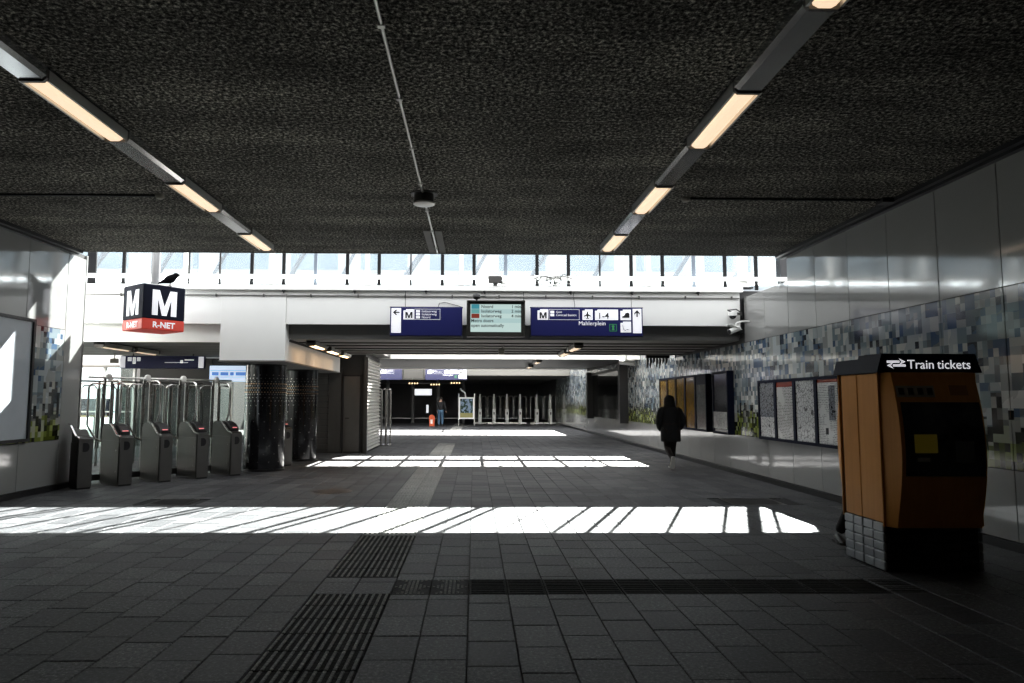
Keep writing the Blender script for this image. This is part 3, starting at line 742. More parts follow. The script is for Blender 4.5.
def outline(parent, x0, x1, z0, z1, mat, y, t_=0.006):
    return MB().box(x0, x1, y-0.003, y, z0, z0+t_).box(x0, x1, y-0.003, y, z1-t_, z1).box(x0, x0+t_, y-0.003, y, z0, z1).box(x1-t_, x1, y-0.003, y, z0, z1).build('outline', mat, parent)
def small_texts(parent, x, zs, words, y, size, mat):
    for z, wd in zip(zs, words):
        patch(parent, x, x+0.075, z-0.004, z+size*0.72, M['sign_white'], y, 'line_badge')
        text('lettering', wd, size, mat, parent, (x+0.11, y-0.001, z), bold=0.0)
SY = 13.40; DEP = 0.16
def sign_left(root, blue, full=True):
    # 1.42 x 0.565
    MB().cbox(0, 1.42, 0, DEP, 0, 0.565, 0.008).build('box', blue, root)
    MB().box(-0.012, 1.432, 0.02, DEP-0.02, -0.012, 0.0).box(-0.012, 1.432, 0.02, DEP-0.02, 0.565, 0.577).build('edging', M['navy'], root)
    patch(root, 0.025, 0.215, 0.055, 0.545, M['sign_white'], 0.0, 'arrow_field')
    arrow(root, 0.12, 0.46, 0.13, -PI/2, M['text_black'], -0.004)
    patch(root, 0.26, 0.465, 0.32, 0.525, M['sign_white'], 0.0, 'metro_field', 0.05)
    letter_M(root, (0.37, -0.004, 0.345), (PI/2, 0, 0), 0.14, 0.125, 0.03, M['text_black'])
    outline(root, 0.475, 0.985, 0.32, 0.53, M['text_white'], 0.0)
    small_texts(root, 0.51, (0.465, 0.405, 0.345), ('Isolatorweg', 'Isolatorweg', 'Noord'), -0.001, 0.062, M['text_white'])
def sign_right(root, blue):
    # 2.22 x 0.565
    MB().cbox(0, 2.22, 0, DEP, 0, 0.565, 0.008).build('box', blue, root)
    MB().box(-0.012, 2.232, 0.02, DEP-0.02, -0.012, 0.0).box(-0.012, 2.232, 0.02, DEP-0.02, 0.565, 0.577).build('edging', M['navy'], root)
    patch(root, 0.13, 0.34, 0.32, 0.53, M['sign_white'], 0.0, 'metro_field', 0.05)
    letter_M(root, (0.24, -0.004, 0.345), (PI/2, 0, 0), 0.14, 0.125, 0.03, M['text_black'])
    outline(root, 0.355, 0.96, 0.32, 0.53, M['text_white'], 0.0)
    small_texts(root, 0.385, (0.455, 0.395), ('Gein', 'Centraal Station'), -0.001, 0.062, M['text_white'])
    patch(root, 1.02, 1.225, 0.32, 0.53, M['sign_white'], 0.0, 'airport_field', 0.05)
    pl = MB().prism([(1.12,0.49),(1.132,0.475),(1.135,0.435),(1.19,0.40),(1.19,0.385),(1.135,0.40),(1.13,0.365),(1.15,0.35),(1.15,0.34),(1.12,0.347),(1.09,0.34),(1.09,0.35),(1.11,0.365),(1.105,0.40),(1.05,0.385),(1.05,0.40),(1.105,0.435),(1.108,0.475)], 'y', -0.006, -0.003).build('aeroplane', M['text_black'], root)
    patch(root, 1.27, 1.73, 0.32, 0.53, M['sign_white'], 0.0, 'platform_field', 0.05)
    text('numbers', '1-4', 0.175, M['text_black'], root, (1.32, -0.004, 0.345), bold=0.002)
    patch(root, 1.775, 1.985, 0.32, 0.53, M['sign_white'], 0.0, 'bus_field', 0.05)
    MB().prism([(1.81,0.365),(1.955,0.365),(1.955,0.45),(1.925,0.47),(1.88,0.46),(1.85,0.41),(1.81,0.39)], 'y', -0.006, -0.003).build('pictogram', M['text_black'], root)
    patch(root, 1.775, 1.985, 0.075, 0.29, M['sign_white'], 0.0, 'tram_field', 0.05)
    MB().tube([(1.82, -0.005, 0.22), (1.83, -0.005, 0.14), (1.87, -0.005, 0.11), (1.91, -0.005, 0.14), (1.94, -0.005, 0.12)], 0.006, 5).build('pictogram', M['text_grey'], root)
    outline(root, 1.555, 1.70, 0.095, 0.24, M['sign_green'], 0.0, 0.012)
    MB().prism([(1.60,0.12),(1.655,0.12),(1.645,0.17),(1.66,0.20),(1.628,0.225),(1.595,0.20),(1.61,0.17)], 'y', -0.004, -0.001).build('pictogram', M['sign_green'], root)
    text('lettering', 'Mahlerplein', 0.115, M['text_white'], root, (0.94, -0.003, 0.215), bold=0.0)
    patch(root, 2.02, 2.195, 0.06, 0.545, M['sign_white'], 0.0, 'arrow_field')
    arrow(root, 2.107, 0.45, 0.14, 0, M['text_black'], -0.004)
sl = empty('wayfinding_sign', (-1.66, SY, 2.778), label='short blue metro sign with white left arrow, left of the departure screen', cat='sign', group='blue signs on the white fascia')
sign_left(sl, M['sign_blue'])
sr = empty('wayfinding_sign', (1.12, SY, 2.785), label='long blue sign reading Mahlerplein with up arrow, right of the departure screen', cat='sign', group='blue signs on the white fascia')
sign_right(sr, M['sign_blue'])
for root, xs in ((sl, (0.2, 1.2)), (sr, (0.3, 1.9))):
    for q in xs: MB().box(q-0.02, q+0.02, DEP-0.01, FY-SY+0.0, 0.42, 0.46).build('bracket', M['dark_metal'], root)
def screen(root, lit=True):
    MB().cbox(0, 1.15, 0, 0.2, 0, 0.71, 0.01).build('housing', M['bezel'], root)
    MB().box(0.075, 1.07, -0.004, 0.0, 0.09, 0.64).build('display', M['lcd'] if lit else M['dark_metal'], root)
    MB().box(0, 1.15, -0.06, 0, 0.69, 0.71).box(0, 0.02, -0.06, 0, 0, 0.69).box(1.13, 1.15, -0.06, 0, 0, 0.69).build('hood', M['bezel'], root)
    if lit:
        MB().box(0.075, 1.07, -0.006, -0.004, 0.455, 0.545).box(0.075, 1.07, -0.006, -0.004, 0.27, 0.36).build('display_band', M['lcd2'], root)
        for (z0, z1, m) in ((0.545, 0.64, 'lcd_teal'), (0.455, 0.545, 'lcd_sky'), (0.36, 0.455, 'lcd_red')): MB().box(0.09, 0.25, -0.008, -0.006, z0+0.003, z1-0.003).build('line_colour', M[m], root)
        for z, a, b in ((0.565, 'Noord', '1 min'), (0.475, 'Isolatorweg', '2 min'), (0.38, 'Isolatorweg', '4 min')):
            text('lettering', a, 0.085, M['text_grey'], root, (0.285, -0.008, z), bold=0.0012); text('lettering', b, 0.085, M['text_grey'], root, (0.88, -0.008, z), bold=0.0012)
        text('lettering', 'Metro doors', 0.085, M['text_grey'], root, (0.085, -0.008, 0.285), bold=0.0012); text('lettering', 'open automatically', 0.085, M['text_grey'], root, (0.085, -0.008, 0.19), bold=0.0012)
sc = empty('departure_screen', (-0.15, SY-0.02, 2.765), label='lit metro departure screen in black housing between the blue signs', cat='screen')
screen(sc)
for q in (0.25, 0.9): MB().box(q-0.03, q+0.03, 0.19, FY-SY+0.02, 0.5, 0.56).build('bracket', M['dark_metal'], sc)
r = empty('dome_camera', (0.045, SY+0.08, 3.475), label='small black camera standing on top of the departure screen', cat='camera')
MB().lathe([(0.03, 0), (0.02, 0.02), (0.02, 0.04)], seg=12).build('stand', M['black'], r)
MB().lathe([(0.02, 0.035), (0.06, 0.055), (0.08, 0.09), (0.07, 0.13), (0.035, 0.155), (0.005, 0.16)], seg=16).build('dome', M['black'], r, True)
MB().tube([(0.06, 0, 0.10), (0.16, 0.05, 0.11), (0.18, 0.2, 0.14)], 0.012, 6).build('cable', M['black'], r)
r = empty('floodlight', (0.42, FY-0.08, 3.82), label='small dark floodlight box standing on the fascia ledge', cat='floodlight')
MB().cbox(-0.14, 0.14, -0.06, 0.06, 0.05, 0.20, 0.01).build('housing', M['dark_metal'], r)
MB().box(-0.04, 0.04, -0.03, 0.03, 0, 0.05).build('bracket', M['dark_metal'], r)
MB().lathe([(0.05, 0.02), (0.06, 0.05), (0.05, 0.1)], c=(0.18, 0, 0), seg=12).build('sensor', M['white_steel'], r, True)
# tangle of cable on the ledge
rnd = random.Random(3)
ctm = MB()
for i in range(7):
    cx, cz, ra, rb_ = rnd.uniform(-0.34, 0.3), rnd.uniform(0.09, 0.17), rnd.uniform(0.07, 0.2), rnd.uniform(0.04, 0.09); yy_ = rnd.uniform(-0.02, 0.02)
    ctm.tube([(cx+ra*math.cos(a)+rnd.uniform(-0.012, 0.012), yy_+0.01*math.sin(2*a), max(0.012, cz+rb_*math.sin(a)+rnd.uniform(-0.012, 0.012))) for a in [2*PI*k/14 for k in range(14)]], 0.009, 5, closed=True)
ct = ctm.tube([(-0.5, 0, 0.24), (-0.3, 0, 0.2), (0, -0.02, 0.012)], 0.009, 5).build('cable_tangle', M['dark_metal']); ct.location = (1.62, FY-0.055, 3.82)
tag(ct, 'tangle of loose black cable lying on the fascia ledge', 'cable')
mb = MB().tube([(0, 0, 0.55), (0.04, 0, 0.68), (0.15, 0.0, 0.70), (0.3, 0, 0.66), (0.42, 0.0, 0.63), (0.5, 0, 0.60)], 0.006, 5)
o = mb.build('sign_cable', M['dark_metal']); o.location = (-0.75, FY-0.02, 2.79); tag(o, 'thin loose cable hanging behind the short blue sign', 'cable')
o = MB().tube([(0, 0, 0.0), (0.01, 0, 0.2), (-0.02, 0, 0.4), (0.0, 0, 0.47), (-0.06, 0, 0.5)], 0.006, 5).build('sign_cable', M['dark_metal']); o.location = (2.03, FY-0.02, 3.25); tag(o, 'thin cable running down the fascia behind the long blue sign', 'cable')
# cctv at right end of the fascia
def bullet(name, loc, rz, tilt, lab, L=0.3, R_=0.055, mount='wall', grp=None):
    r = empty(name, loc, rz, lab, 'camera', grp)
    c, s = math.cos(tilt), math.sin(tilt)
    d = Vector((0, -c, -s)); a = Vector((0, 0, 0))
    MB().tube([tuple(a-d*L*0.5), tuple(a+d*L*0.5)], R_, 14).build('body', M['white_steel'], r, True)
    MB().tube([tuple(a+d*L*0.5), tuple(a+d*(L*0.5+0.012))], R_*0.8, 14).build('lens', M['dark_glass'], r)
    sh = MB().box(-R_*1.15, R_*1.15, -L*0.5, L*0.62, R_*0.9, R_*1.08).build('sunshield', M['white_steel'], r); sh.rotation_euler = (tilt+PI if False else tilt, 0, PI)
    if mount == 'wall': MB().tube([(0, 0.02, R_*0.9), (0.0, 0.06, 0.14), (0.12, 0.08, 0.16), (0.12, 0.272, 0.17)], 0.018, 8).build('bracket', M['white_steel'], r)
    else: MB().tube([(0, 0.02, R_*0.9), (0, 0.02, mount)], 0.018, 8).build('bracket', M['white_steel'], r)
    return r
bullet('security_camera', (5.20, 13.50, 2.93), math.radians(-70), 0.35, 'white bullet security camera at fascia end by the right wall, lower one', 0.26, 0.055, 'wall', 'cameras at the fascia end')
r = empty('security_camera', (5.22, 13.62, 3.25), 0, 'white dome security camera at fascia end by the right wall, upper one', 'camera', 'cameras at the fascia end')
MB().lathe([(0.03, 0.06), (0.085, 0.04), (0.09, -0.02), (0.07, -0.03)], seg=16).build('housing', M['white_steel'], r, True)
MB().lathe([(0.068, -0.03), (0.06, -0.06), (0.03, -0.085), (0.004, -0.09)], seg=16).build('dome', M['dark_glass'], r, True)
MB().box(0.05, 0.21, 0.02, 0.07, 0.0, 0.05).tube([(-0.03, 0, 0.06), (-0.08, 0.05, 0.10), (0.1, 0.06, 0.12), (0.2, 0.05, 0.05)], 0.014, 6).build('bracket', M['dark_metal'], r)
bullet('security_camera', (4.15, 18.45, 2.54), math.radians(65), 0.12, 'white bullet security camera hanging at far edge of the low deck', 0.42, 0.06, 0.214)
r = empty('hanging_sensor', (0.62, 15.6, 2.755), label='small grey sensor box on a stem under the low deck', cat='sensor')
MB().tube([(0.05, -0.3, 0.0), (0.04, -0.2, -0.03), (0, 0, -0.07)], 0.012, 6).build('stem', M['dark_metal'], r)
MB().cbox(-0.07, 0.07, -0.05, 0.05, -0.19, -0.06, 0.012).build('housing', M['label_grey'], r)
mb = MB()
for i in range(7):
    xx_ = i*0.085; mb.tube([(xx_, 0, 0.2), (xx_+0.01, 0, 0.05), (xx_-0.01, 0.01, -0.02-rnd.uniform(0, 0.16))], [0.03, 0.035, 0.012], 6)
o = mb.box(-0.05, 0.6, -0.04, 0.04, 0.12, 0.2).build('cable_bundle', M['black']); o.location = (4.72, 18.5, 2.554); tag(o, 'ragged black cable bundle hanging by the right wall', 'cable')

# ================================================================== COLUMNS with studs
def rounded(x0, x1, y0, y1, r, n=4):
    p = []
    for (cx, cy, a0) in ((x1-r, y1-r, 0), (x0+r, y1-r, PI/2), (x0+r, y0+r, PI), (x1-r, y0+r, 1.5*PI)):
        for i in range(n+1):
            a = a0+PI/2*i/n; p.append((cx+r*math.cos(a), cy+r*math.sin(a)))
    return p
def column_thing(cx, cy, lab):
    r = empty('column', (cx, cy, 0), label=lab, cat='column', group='black studded columns')
    R_ = 0.43
    MB().lathe([(R_, 0), (R_, 2.275)], seg=40).build('shaft', M['column_black'], r, True)
    z = 0.2; sb = MB(); sg = MB(); i = 0
    while z < 2.1:
        d = abs(z-1.75); step = 0.045 if d < 0.14 else (0.07 if d < 0.28 else (0.10 if d < 0.5 else 0.17))
        dx = 0.06 if step < 0.05 else (0.085 if step < 0.08 else (0.13 if step < 0.12 else 0.22))
        n = int(2*PI*R_/dx)
        for k in range(n):
            a = 2*PI*(k+0.5*(i % 2))/n; s = 0.0095
            if math.sin(a) > 0.5: continue
            ca, sa = math.cos(a), math.sin(a); tgt = sg if step < 0.05 and i % 2 else sb
            q = [((R_+e)*ca-t_*sa, (R_+e)*sa+t_*ca) for e, t_ in ((-0.003, -s), (0.004, -s), (0.004, s), (-0.003, s))]
            tgt.prism(q, 'z', z-s, z+s)
        z += step; i += 1
    for mbx, m in ((sb, 'stud'), (sg, 'stud_bronze')):
        o = mbx.build('studs', M[m], r); o['kind'] = 'stuff'
    MB().lathe([(R_+0.012, 0), (R_+0.012, 0.05)], seg=40).build('foot_ring', M['black'], r, True)
    return r
column_thing(-4.55, 15.05, 'black round column with small steel studs, nearer one beside the ticket gates')
column_thing(-4.42, 17.55, 'black round column with small steel studs, farther one behind the first')

# ================================================================== TICKET GATES
ROW = Vector((0.634, 0.773, 0)); AX = math.atan2(-0.634, 0.773)   # local +x points to the passage
def gate(loc, lab, length=0.72, full=True, doors=(1, -1)):
    r = empty('ticket_gate', loc, AX, lab, 'ticket gate', 'ticket gates by the left wall')
    L = length; wd = 0.125
    prof = [(0, 0.03), (0, 0.84), (-0.03, 0.87), (-0.13, 0.88), (-0.36, 1.05), (-0.46, 1.085), (-L+0.05, 1.07), (-L, 1.0), (-L, 0.03)]
    if L < 0.5: prof = [(0, 0.03), (0, 0.84), (-0.03, 0.87), (-0.13, 0.88), (-L, 1.0), (-L, 0.03)]
    MB().prism(prof, 'y', -wd+0.012, wd-0.012).build('body', M['gate_steel'], r)
    # framed side plates, slightly proud, with a seam
    for s in (-1, 1):
        y0, y1 = sorted((s*(wd-0.012), s*wd))
        MB().prism([(-0.015, 0.05), (-0.015, 0.78), (-L+0.01, 0.78), (-L+0.01, 0.05)], 'y', y0, y1).build('side_plate', M['gate_steel'], r)
        if L > 0.5: MB().prism([(-0.015, 0.79), (-0.015, 0.835), (-0.13, 0.87), (-0.36, 1.035), (-0.46, 1.07), (-L+0.06, 1.055), (-L+0.01, 0.99), (-L+0.01, 0.79)], 'y', y0, y1).build('upper_plate', M['gate_steel'], r)
        for (px, pz) in ((-0.09, 0.62), (-0.09, 0.25)):
            o = MB().lathe([(0.014, 0), (0.014, 0.006)], seg=10).build('screw', M['steel'], r); o.location = (px, s*wd-(0.006 if s < 0 else 0), pz); o.rotation_euler = (PI/2, 0, 0)
    MB().box(0, 0.012, -wd+0.012, wd-0.012, 0.03, 0.84).build('front_plate', M['gate_front'], r)
    hole = [(0.055*math.cos(a)*1.0, 0.70+0.075*math.sin(a)) for a in [PI*(-0.5+i/8) for i in range(9)]]
    hole = [(-0.05, 0.775), (-0.05, 0.625)] + [(h[0]-0.0, h[1]) for h in hole]
    MB().prism(hole, 'x', 0.006, 0.016).build('ticket_slot', M['black'], r)
    MB().prism([(0.004, 0.86), (-0.03, 0.885), (-0.13, 0.895), (-0.36, 1.065), (-0.46, 1.098), (-0.46, 1.085), (-0.36, 1.05), (-0.13, 0.88), (-0.03, 0.87), (0.004, 0.845)], 'y', -wd, -wd+0.03).build('edge_trim', M['steel'], r)
    if L > 0.5:
        MB().prism([(-0.10, 0.885), (-0.34, 1.045), (-0.34, 1.075), (-0.20, 1.03), (-0.10, 0.94)], 'y', -0.06, 0.10).build('card_reader', M['black'], r)
        MB().prism([(-0.105, 0.943), (-0.17, 0.99), (-0.17, 0.995), (-0.105, 0.948)], 'y', -0.03, 0.07).build('reader_light', M['pink_led'], r)
    MB().box(-L, 0, -wd+0.02, wd-0.02, 0.0, 0.03).build('foot', M['black'], r)
    if full:
        B = -L-0.12
        for yy_ in (-0.06, 0.06): MB().tube([(B, yy_, 0), (B, yy_, 1.90)], 0.024, 8).build('post', M['steel'], r, True)
        MB().lathe([(0.05, 1.88), (0.055, 1.90), (0.055, 1.96), (0.035, 1.985), (0.005, 1.99)], c=(B, 0, 0), seg=12).build('post_cap', M['white_steel'], r, True)
        MB().box(B-0.03, B+0.03, -0.352, 0.352, 0.05, 0.16).build('plinth', M['dark_metal'], r)
        for s in doors:
            a, b = s*0.09, s*0.335; rr = 0.09*s
            arc = lambda cx, cz, t0: [(B, cx+abs(rr)*math.cos(t), cz+abs(rr)*math.sin(t)) for t in [t0+PI/2*i/4 for i in range(5)]]
            loop = [(B, a, 0.75), (B, a, 1.80)]
            if s > 0: loop += [(B, b-0.09+0.09*math.sin(q), 1.71+0.09*math.cos(q)) for q in [PI/2*i/4 for i in range(5)]]
            else: loop += [(B, b+0.09-0.09*math.sin(q), 1.71+0.09*math.cos(q)) for q in [PI/2*i/4 for i in range(5)]]
            loop += [(B, b, 1.05), (B+0.06, (a+b)/2, 0.80), (B+0.14, a*0.8, 0.72)]
            d = MB().tube(loop, 0.019, 8).build('door_frame', M['steel'], r, True)
            MB().box(B-0.005, B+0.005, min(a, b)+0.02, max(a, b)-0.02, 0.35, 1.74).build('glass', M['door_glass'], d)
            for hz in (1.55, 1.15): MB().box(B-0.02, B+0.02, min(s*0.06, a), max(s*0.06, a), hz, hz+0.05).build('hinge', M['dark_metal'], d)
        MB().tube([(B, -0.352, 1.915), (B, 0.352, 1.915)], 0.02, 8).build('top_rail', M['alu'], r, True)
        # long tall guard loop above the body
        MB().tube([(B, 0, 1.86), (B+0.42, 0, 1.86), (B+0.50, 0, 1.82), (B+0.53, 0, 1.74), (B+0.53, 0, 1.25), (B+0.45, 0, 1.10), (B+0.45, 0, 1.06)], 0.019, 8).build('guard_loop', M['steel'], r, True)
    return r
G1 = Vector((-6.12, 12.26, 0)); stp = Vector((0.452, 0.555, 0))
words = ['steel ticket gate nearest the left wall in the full row', 'steel ticket gate second from the left wall in the row', 'steel ticket gate third from the left wall in the row', 'steel ticket gate next to the black studded column']
for i in range(4): gate(G1+stp*i, words[i])
gate(G1-stp*0.93+Vector((-0.03, 0.05, 0)), 'dark short ticket gate half hidden at the end of left wall', 0.30, False)
gate(Vector((-4.30, 16.0, 0)), 'ticket gate standing between the two black columns', 0.66, False)

# second barrier and storefront of the metro hall behind the gates
bk = empty('glass_barrier', (-8.9, 15.6, 0), math.atan2(0.773, 0.634), 'glass barrier with steel posts behind the ticket gates', 'barrier')
for i in range(8):
    q = i*0.42
    MB().tube([(q, 0, 0), (q, 0, 1.95)], 0.028, 8).build('post', M['gate_front'], bk, True)
    if i < 7:
        MB().box(q+0.05, q+0.37, -0.006, 0.006, 0.15, 1.85).build('glass', M['door_glass'], bk)
        MB().tube([(q+0.04, 0.0, 0.4), (q+0.04, 0, 1.75), (q+0.1, 0, 1.83), (q+0.32, 0, 1.83), (q+0.38, 0, 1.75), (q+0.38, 0, 0.4)], 0.015, 6).build('loop', M['steel'], bk, True)
MB().tube([(0, 0, 1.93), (2.94, 0, 1.93)], 0.022, 8).build('top_rail', M['steel'], bk, True)
# metro hall sign
ms = empty('hall_sign', (-9.2, 17.9, 2.32), label='long dark blue hanging sign above the metro hall behind the gates', cat='sign')
MB().cbox(0, 2.15, 0, 0.14, 0, 0.33, 0.008).build('box', M['sign_blue'], ms)
for q in (-0.005, 2.02): patch(ms, q, q+0.135, 0.02, 0.31, M['sign_white'], 0.0, 'arrow_field')
for q0, q1, z0, z1 in ((0.19, 0.29, 0.19, 0.29), (0.32, 0.40, 0.12, 0.29), (0.43, 0.52, 0.19, 0.29), (1.15, 1.75, 0.15, 0.165), (1.55, 1.62, 0.14, 0.22), (1.66, 1.9, 0.21, 0.24)): MB().box(q0, q1, -0.003, 0, z0, z1).build('lettering_block', M['text_white'], ms)
for q in (0.3, 1.85): MB().tube([(q, 0.07, 0.33), (q, 0.07, 0.39)], 0.015, 6).build('hanger', M['dark_metal'], ms)
o = MB().box(-0.09, 0.09, -0.05, 0.05, 0, 0.12).tube([(0, 0, 0.1), (0, 0, 0.26)], 0.015, 6).build('hall_sensor', M['label_grey']); o.location = (-9.3, 17.8, 2.45); tag(o, 'small grey sensor box hanging beside the hall sign', 'sensor')
# far side of the hall
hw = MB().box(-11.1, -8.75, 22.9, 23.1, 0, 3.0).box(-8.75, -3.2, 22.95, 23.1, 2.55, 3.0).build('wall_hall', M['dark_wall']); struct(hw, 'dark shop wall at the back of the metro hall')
for q in range(5):
    px = -8.7+q*0.62
    MB().box(px, px+0.05, 22.9, 22.98, 0, 2.55).build('mullion', M['alu'], hw); MB().box(px+0.05, px+0.62, 22.93, 22.945, 0.1, 2.5).build('pane', M['door_glass'], hw)
ls = empty('shop_sign', (-8.75, 22.75, 2.12), label='pale blue lit shop sign behind the ticket gates beside the column', cat='sign')
MB().cbox(0, 1.3, 0, 0.12, 0, 0.52, 0.01).build('panel', M['lit_sign_blue'], ls)
for q0, q1 in ((0.08, 0.30), (0.36, 0.62), (0.68, 0.80), (0.86, 1.2)): MB().box(q0, q1, -0.003, 0, 0.2, 0.31).build('lettering_block', M['lit_sign_text'], ls)
MB().box(0.02, 1.28, -0.003, 0, 0.36, 0.375).box(0.02, 1.28, -0.003, 0, 0.14, 0.155).build('stripe', M['lit_sign_text'], ls)
wp = MB().box(-15, -11.1, 22.5, 22.7, 2.62, 3.8).build('wall_hall_panel', M['white_paint']); struct(wp, 'white panel above the glazed exit of the metro hall')
MB().box(-15, -11.05, 22.42, 22.72, 2.56, 2.63).build('lip', M['grey_soffit'], wp)
dg = empty('window_1', (-11.1, 22.6, 0)); struct(dg, 'glazed exit with steel frames and bright daylight outside')
for q in range(5):
    px = -3.9+q*0.96; MB().box(px, px+0.07, -0.05, 0.05, 0, 2.56).build('frame', M['white_steel'], dg)
    if q < 4: MB().box(px+0.07, px+0.96, -0.006, 0.006, 0.05, 2.56).build('pane', M['door_glass'], dg)
MB().box(-3.9, 0, -0.04, 0.04, 2.0, 2.06).box(-3.9, 0, -0.04, 0.04, 1.1, 1.14).build('transom', M['alu'], dg)
struct(MB().box(-15.2, -15.0, 12.2, 22.6, 0, 3.9).build('wall_hall_left', M['white_paint']), 'white left wall of the metro hall')
pz = MB().box(-45, -12.3, 24, 70, -0.2, -0.015).build('floor_plaza', M['asphalt']); struct(pz, 'sunlit plaza paving outside the metro hall')
r = empty('information_kiosk', (-13.4, 24.6, 0), label='dark information kiosk with yellow band outside the glazed exit', cat='kiosk')
MB().cbox(-0.5, 0.5, -0.2, 0.2, 0.9, 1.55, 0.02).build('screen_box', M['navy'], r)
MB().box(-0.06, 0.06, -0.06, 0.06, -0.015, 0.9).build('stem', M['dark_metal'], r)
MB().box(-0.5, 0.5, -0.21, -0.2, 0.9, 0.98).build('yellow_band', M['yellow_tt'], r)

# ================================================================== DARK BLOCK with steel door and slatted wall
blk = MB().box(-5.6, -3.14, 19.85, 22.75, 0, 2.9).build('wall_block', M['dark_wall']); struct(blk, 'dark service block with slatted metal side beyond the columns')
for i in range(14): MB().box(-4.75, -4.2, 19.80, 19.85, 0.12+i*0.17, 0.26+i*0.17).build('grille_slat', M['dark_metal'], blk)
MB().box(-4.18, -3.82, 19.78, 19.85, 0.05, 2.45).build('dark_panel', M['dark_metal'], blk)
sd = empty('door_1', (-3.52, 19.8, 0)); struct(sd, 'brushed steel service door in the dark block')
MB().box(-0.23, 0.23, 0.0, 0.05, 0.05, 2.2).build('leaf', M['gate_front'], sd)
MB().box(-0.27, -0.23, -0.02, 0.05, 0, 2.24).box(0.23, 0.27, -0.02, 0.05, 0, 2.24).box(-0.27, 0.27, -0.02, 0.05, 2.2, 2.24).build('door_frame', M['black'], sd)
MB().tube([(-0.17, 0, 1.0), (-0.17, -0.05, 1.0), (-0.06, -0.05, 1.0)], 0.012, 6).build('handle', M['steel'], sd)
sm = MB().prism([(0, 0.0), (0.055, 0.03), (0.055, 0.045), (0, 0.095)], 'y', 0, 2.92).mesh('slat'); sm.materials.append(M['alu'])
for i in range(27):
    o = bpy.data.objects.new('slat', sm); COL.objects.link(o); o.parent = blk; o.location = (-3.14, 19.8, 0.03+i*0.101)
MB().box(-3.16, -3.06, 19.74, 19.8, 0, 2.76).build('corner_post', M['dark_metal'], blk)
tb = empty('tube_barrier', (-3.25, 23.1, 0), label='upright steel tube barrier past the slatted block', cat='barrier')
for i in range(3):
    q = i*0.16
    MB().tube([(q, 0, 0), (q, 0, 1.85), (q+0.02, 0.1, 1.9), (q+0.05, 0.5, 1.9), (q+0.06, 0.58, 1.85), (q+0.06, 0.58, 0)], 0.026, 8).build('tube', M['steel'], tb, True)
MB().box(-0.05, 0.45, -0.05, 0.65, 0, 0.03).build('base', M['steel'], tb)

# ================================================================== POSTER CASES on the right wall
def poster_case(y0, y1, z0, z1, n, mats, lab, depth=0.09, headers=None):
    r = empty('poster_case', (XR, (y0+y1)/2, z0), label=lab, cat='poster case', group='poster cases on the right wall')
    a, b, h = y0-(y0+y1)/2, y1-(y0+y1)/2, z1-z0
    for q in (0, h-0.05): MB().box(-depth, 0, a, b, q, q+0.05).build('frame_rail', M['frame_navy'], r)
    pw = (b-a)/n
    for i in range(n+1):
        q = a+i*pw; w0, w1 = (q, q+0.05) if i == 0 else ((q-0.05, q) if i == n else (q-0.045, q+0.045))
        MB().box(-depth, 0, w0, w1, 0.05, h-0.05).build('frame_stile', M['frame_navy'], r)
    for i in range(n):
        q0, q1 = a+i*pw+0.045, a+(i+1)*pw-0.045
        o = MB().box(-depth+0.02, -0.01, q0, q1, 0.05, h-0.05).build('poster', M[mats[i]], r)
        if headers and headers[i]:
            MB().box(-depth+0.017, -depth+0.02, q0, q1, h-0.05-headers[i][1], h-0.05).build('poster_header', M[headers[i][0]], o)
    return r
pc = poster_case(10.05, 12.98, 0.80, 1.90, 4, ['notice', 'map_light', 'timetable', 'map_dark'], 'wide navy case of four maps and notices beside the ticket machine', headers=[('header_red', 0.05), None, ('header_red', 0.09), None])
poster_case(14.40, 15.34, 0.80, 2.16, 1, ['dark_art'], 'single dark navy poster case between the map case and yellow timetables', 0.14)
poster_case(15.75, 19.75, 0.80, 2.15, 5, ['grey_tt', 'yellow_tt', 'yellow_tt', 'yellow_tt', 'yellow_tt'], 'long navy case of yellow timetables beside the walking person', 0.14, [('navy', 0.2), None, None, None, None])
# details on the notices
sq = MB().box(-0.075, -0.073, -1.30, -1.12, 0.42, 0.95).build('inset_map', M['map_dark'], pc)
MB().box(-0.075, -0.073, -1.08, -1.00, 0.20, 0.30).build('pictogram', M['text_black'], pc)
MB().box(-0.075, -0.073, 0.78, 1.38, 0.06, 0.42).build('inset_notice', M['map_light'], pc)
p1 = MB().box(5.36, 5.362, 14.47, 15.27, 0.92, 1.28).build('poster_notice', M['notice'], None)
for o_ in bpy.data.objects:
    if o_.get('label', '').startswith('single dark navy'): p1.parent = o_; p1.matrix_parent_inverse = Matrix.Translation(-Vector(o_.location))
# dark glazed bay farther along the right wall
db = empty('glazed_bay', (XR-0.004, 28, 0.82), label='dark glazed bay in the far part of the right wall', cat='bay')
MB().box(-0.05, 0, -3.5, 3.5, 0, 1.85).build('glass_front', M['dark_glass'], db)
for q in (-3.5, 3.5): MB().box(-0.30, 0, q-0.15, q+0.15, -0.1, 2.0).build('jamb', M['black'], db)
MB().box(-0.1, 0, -3.5, 3.5, 1.85, 1.95).build('head', M['black'], db)

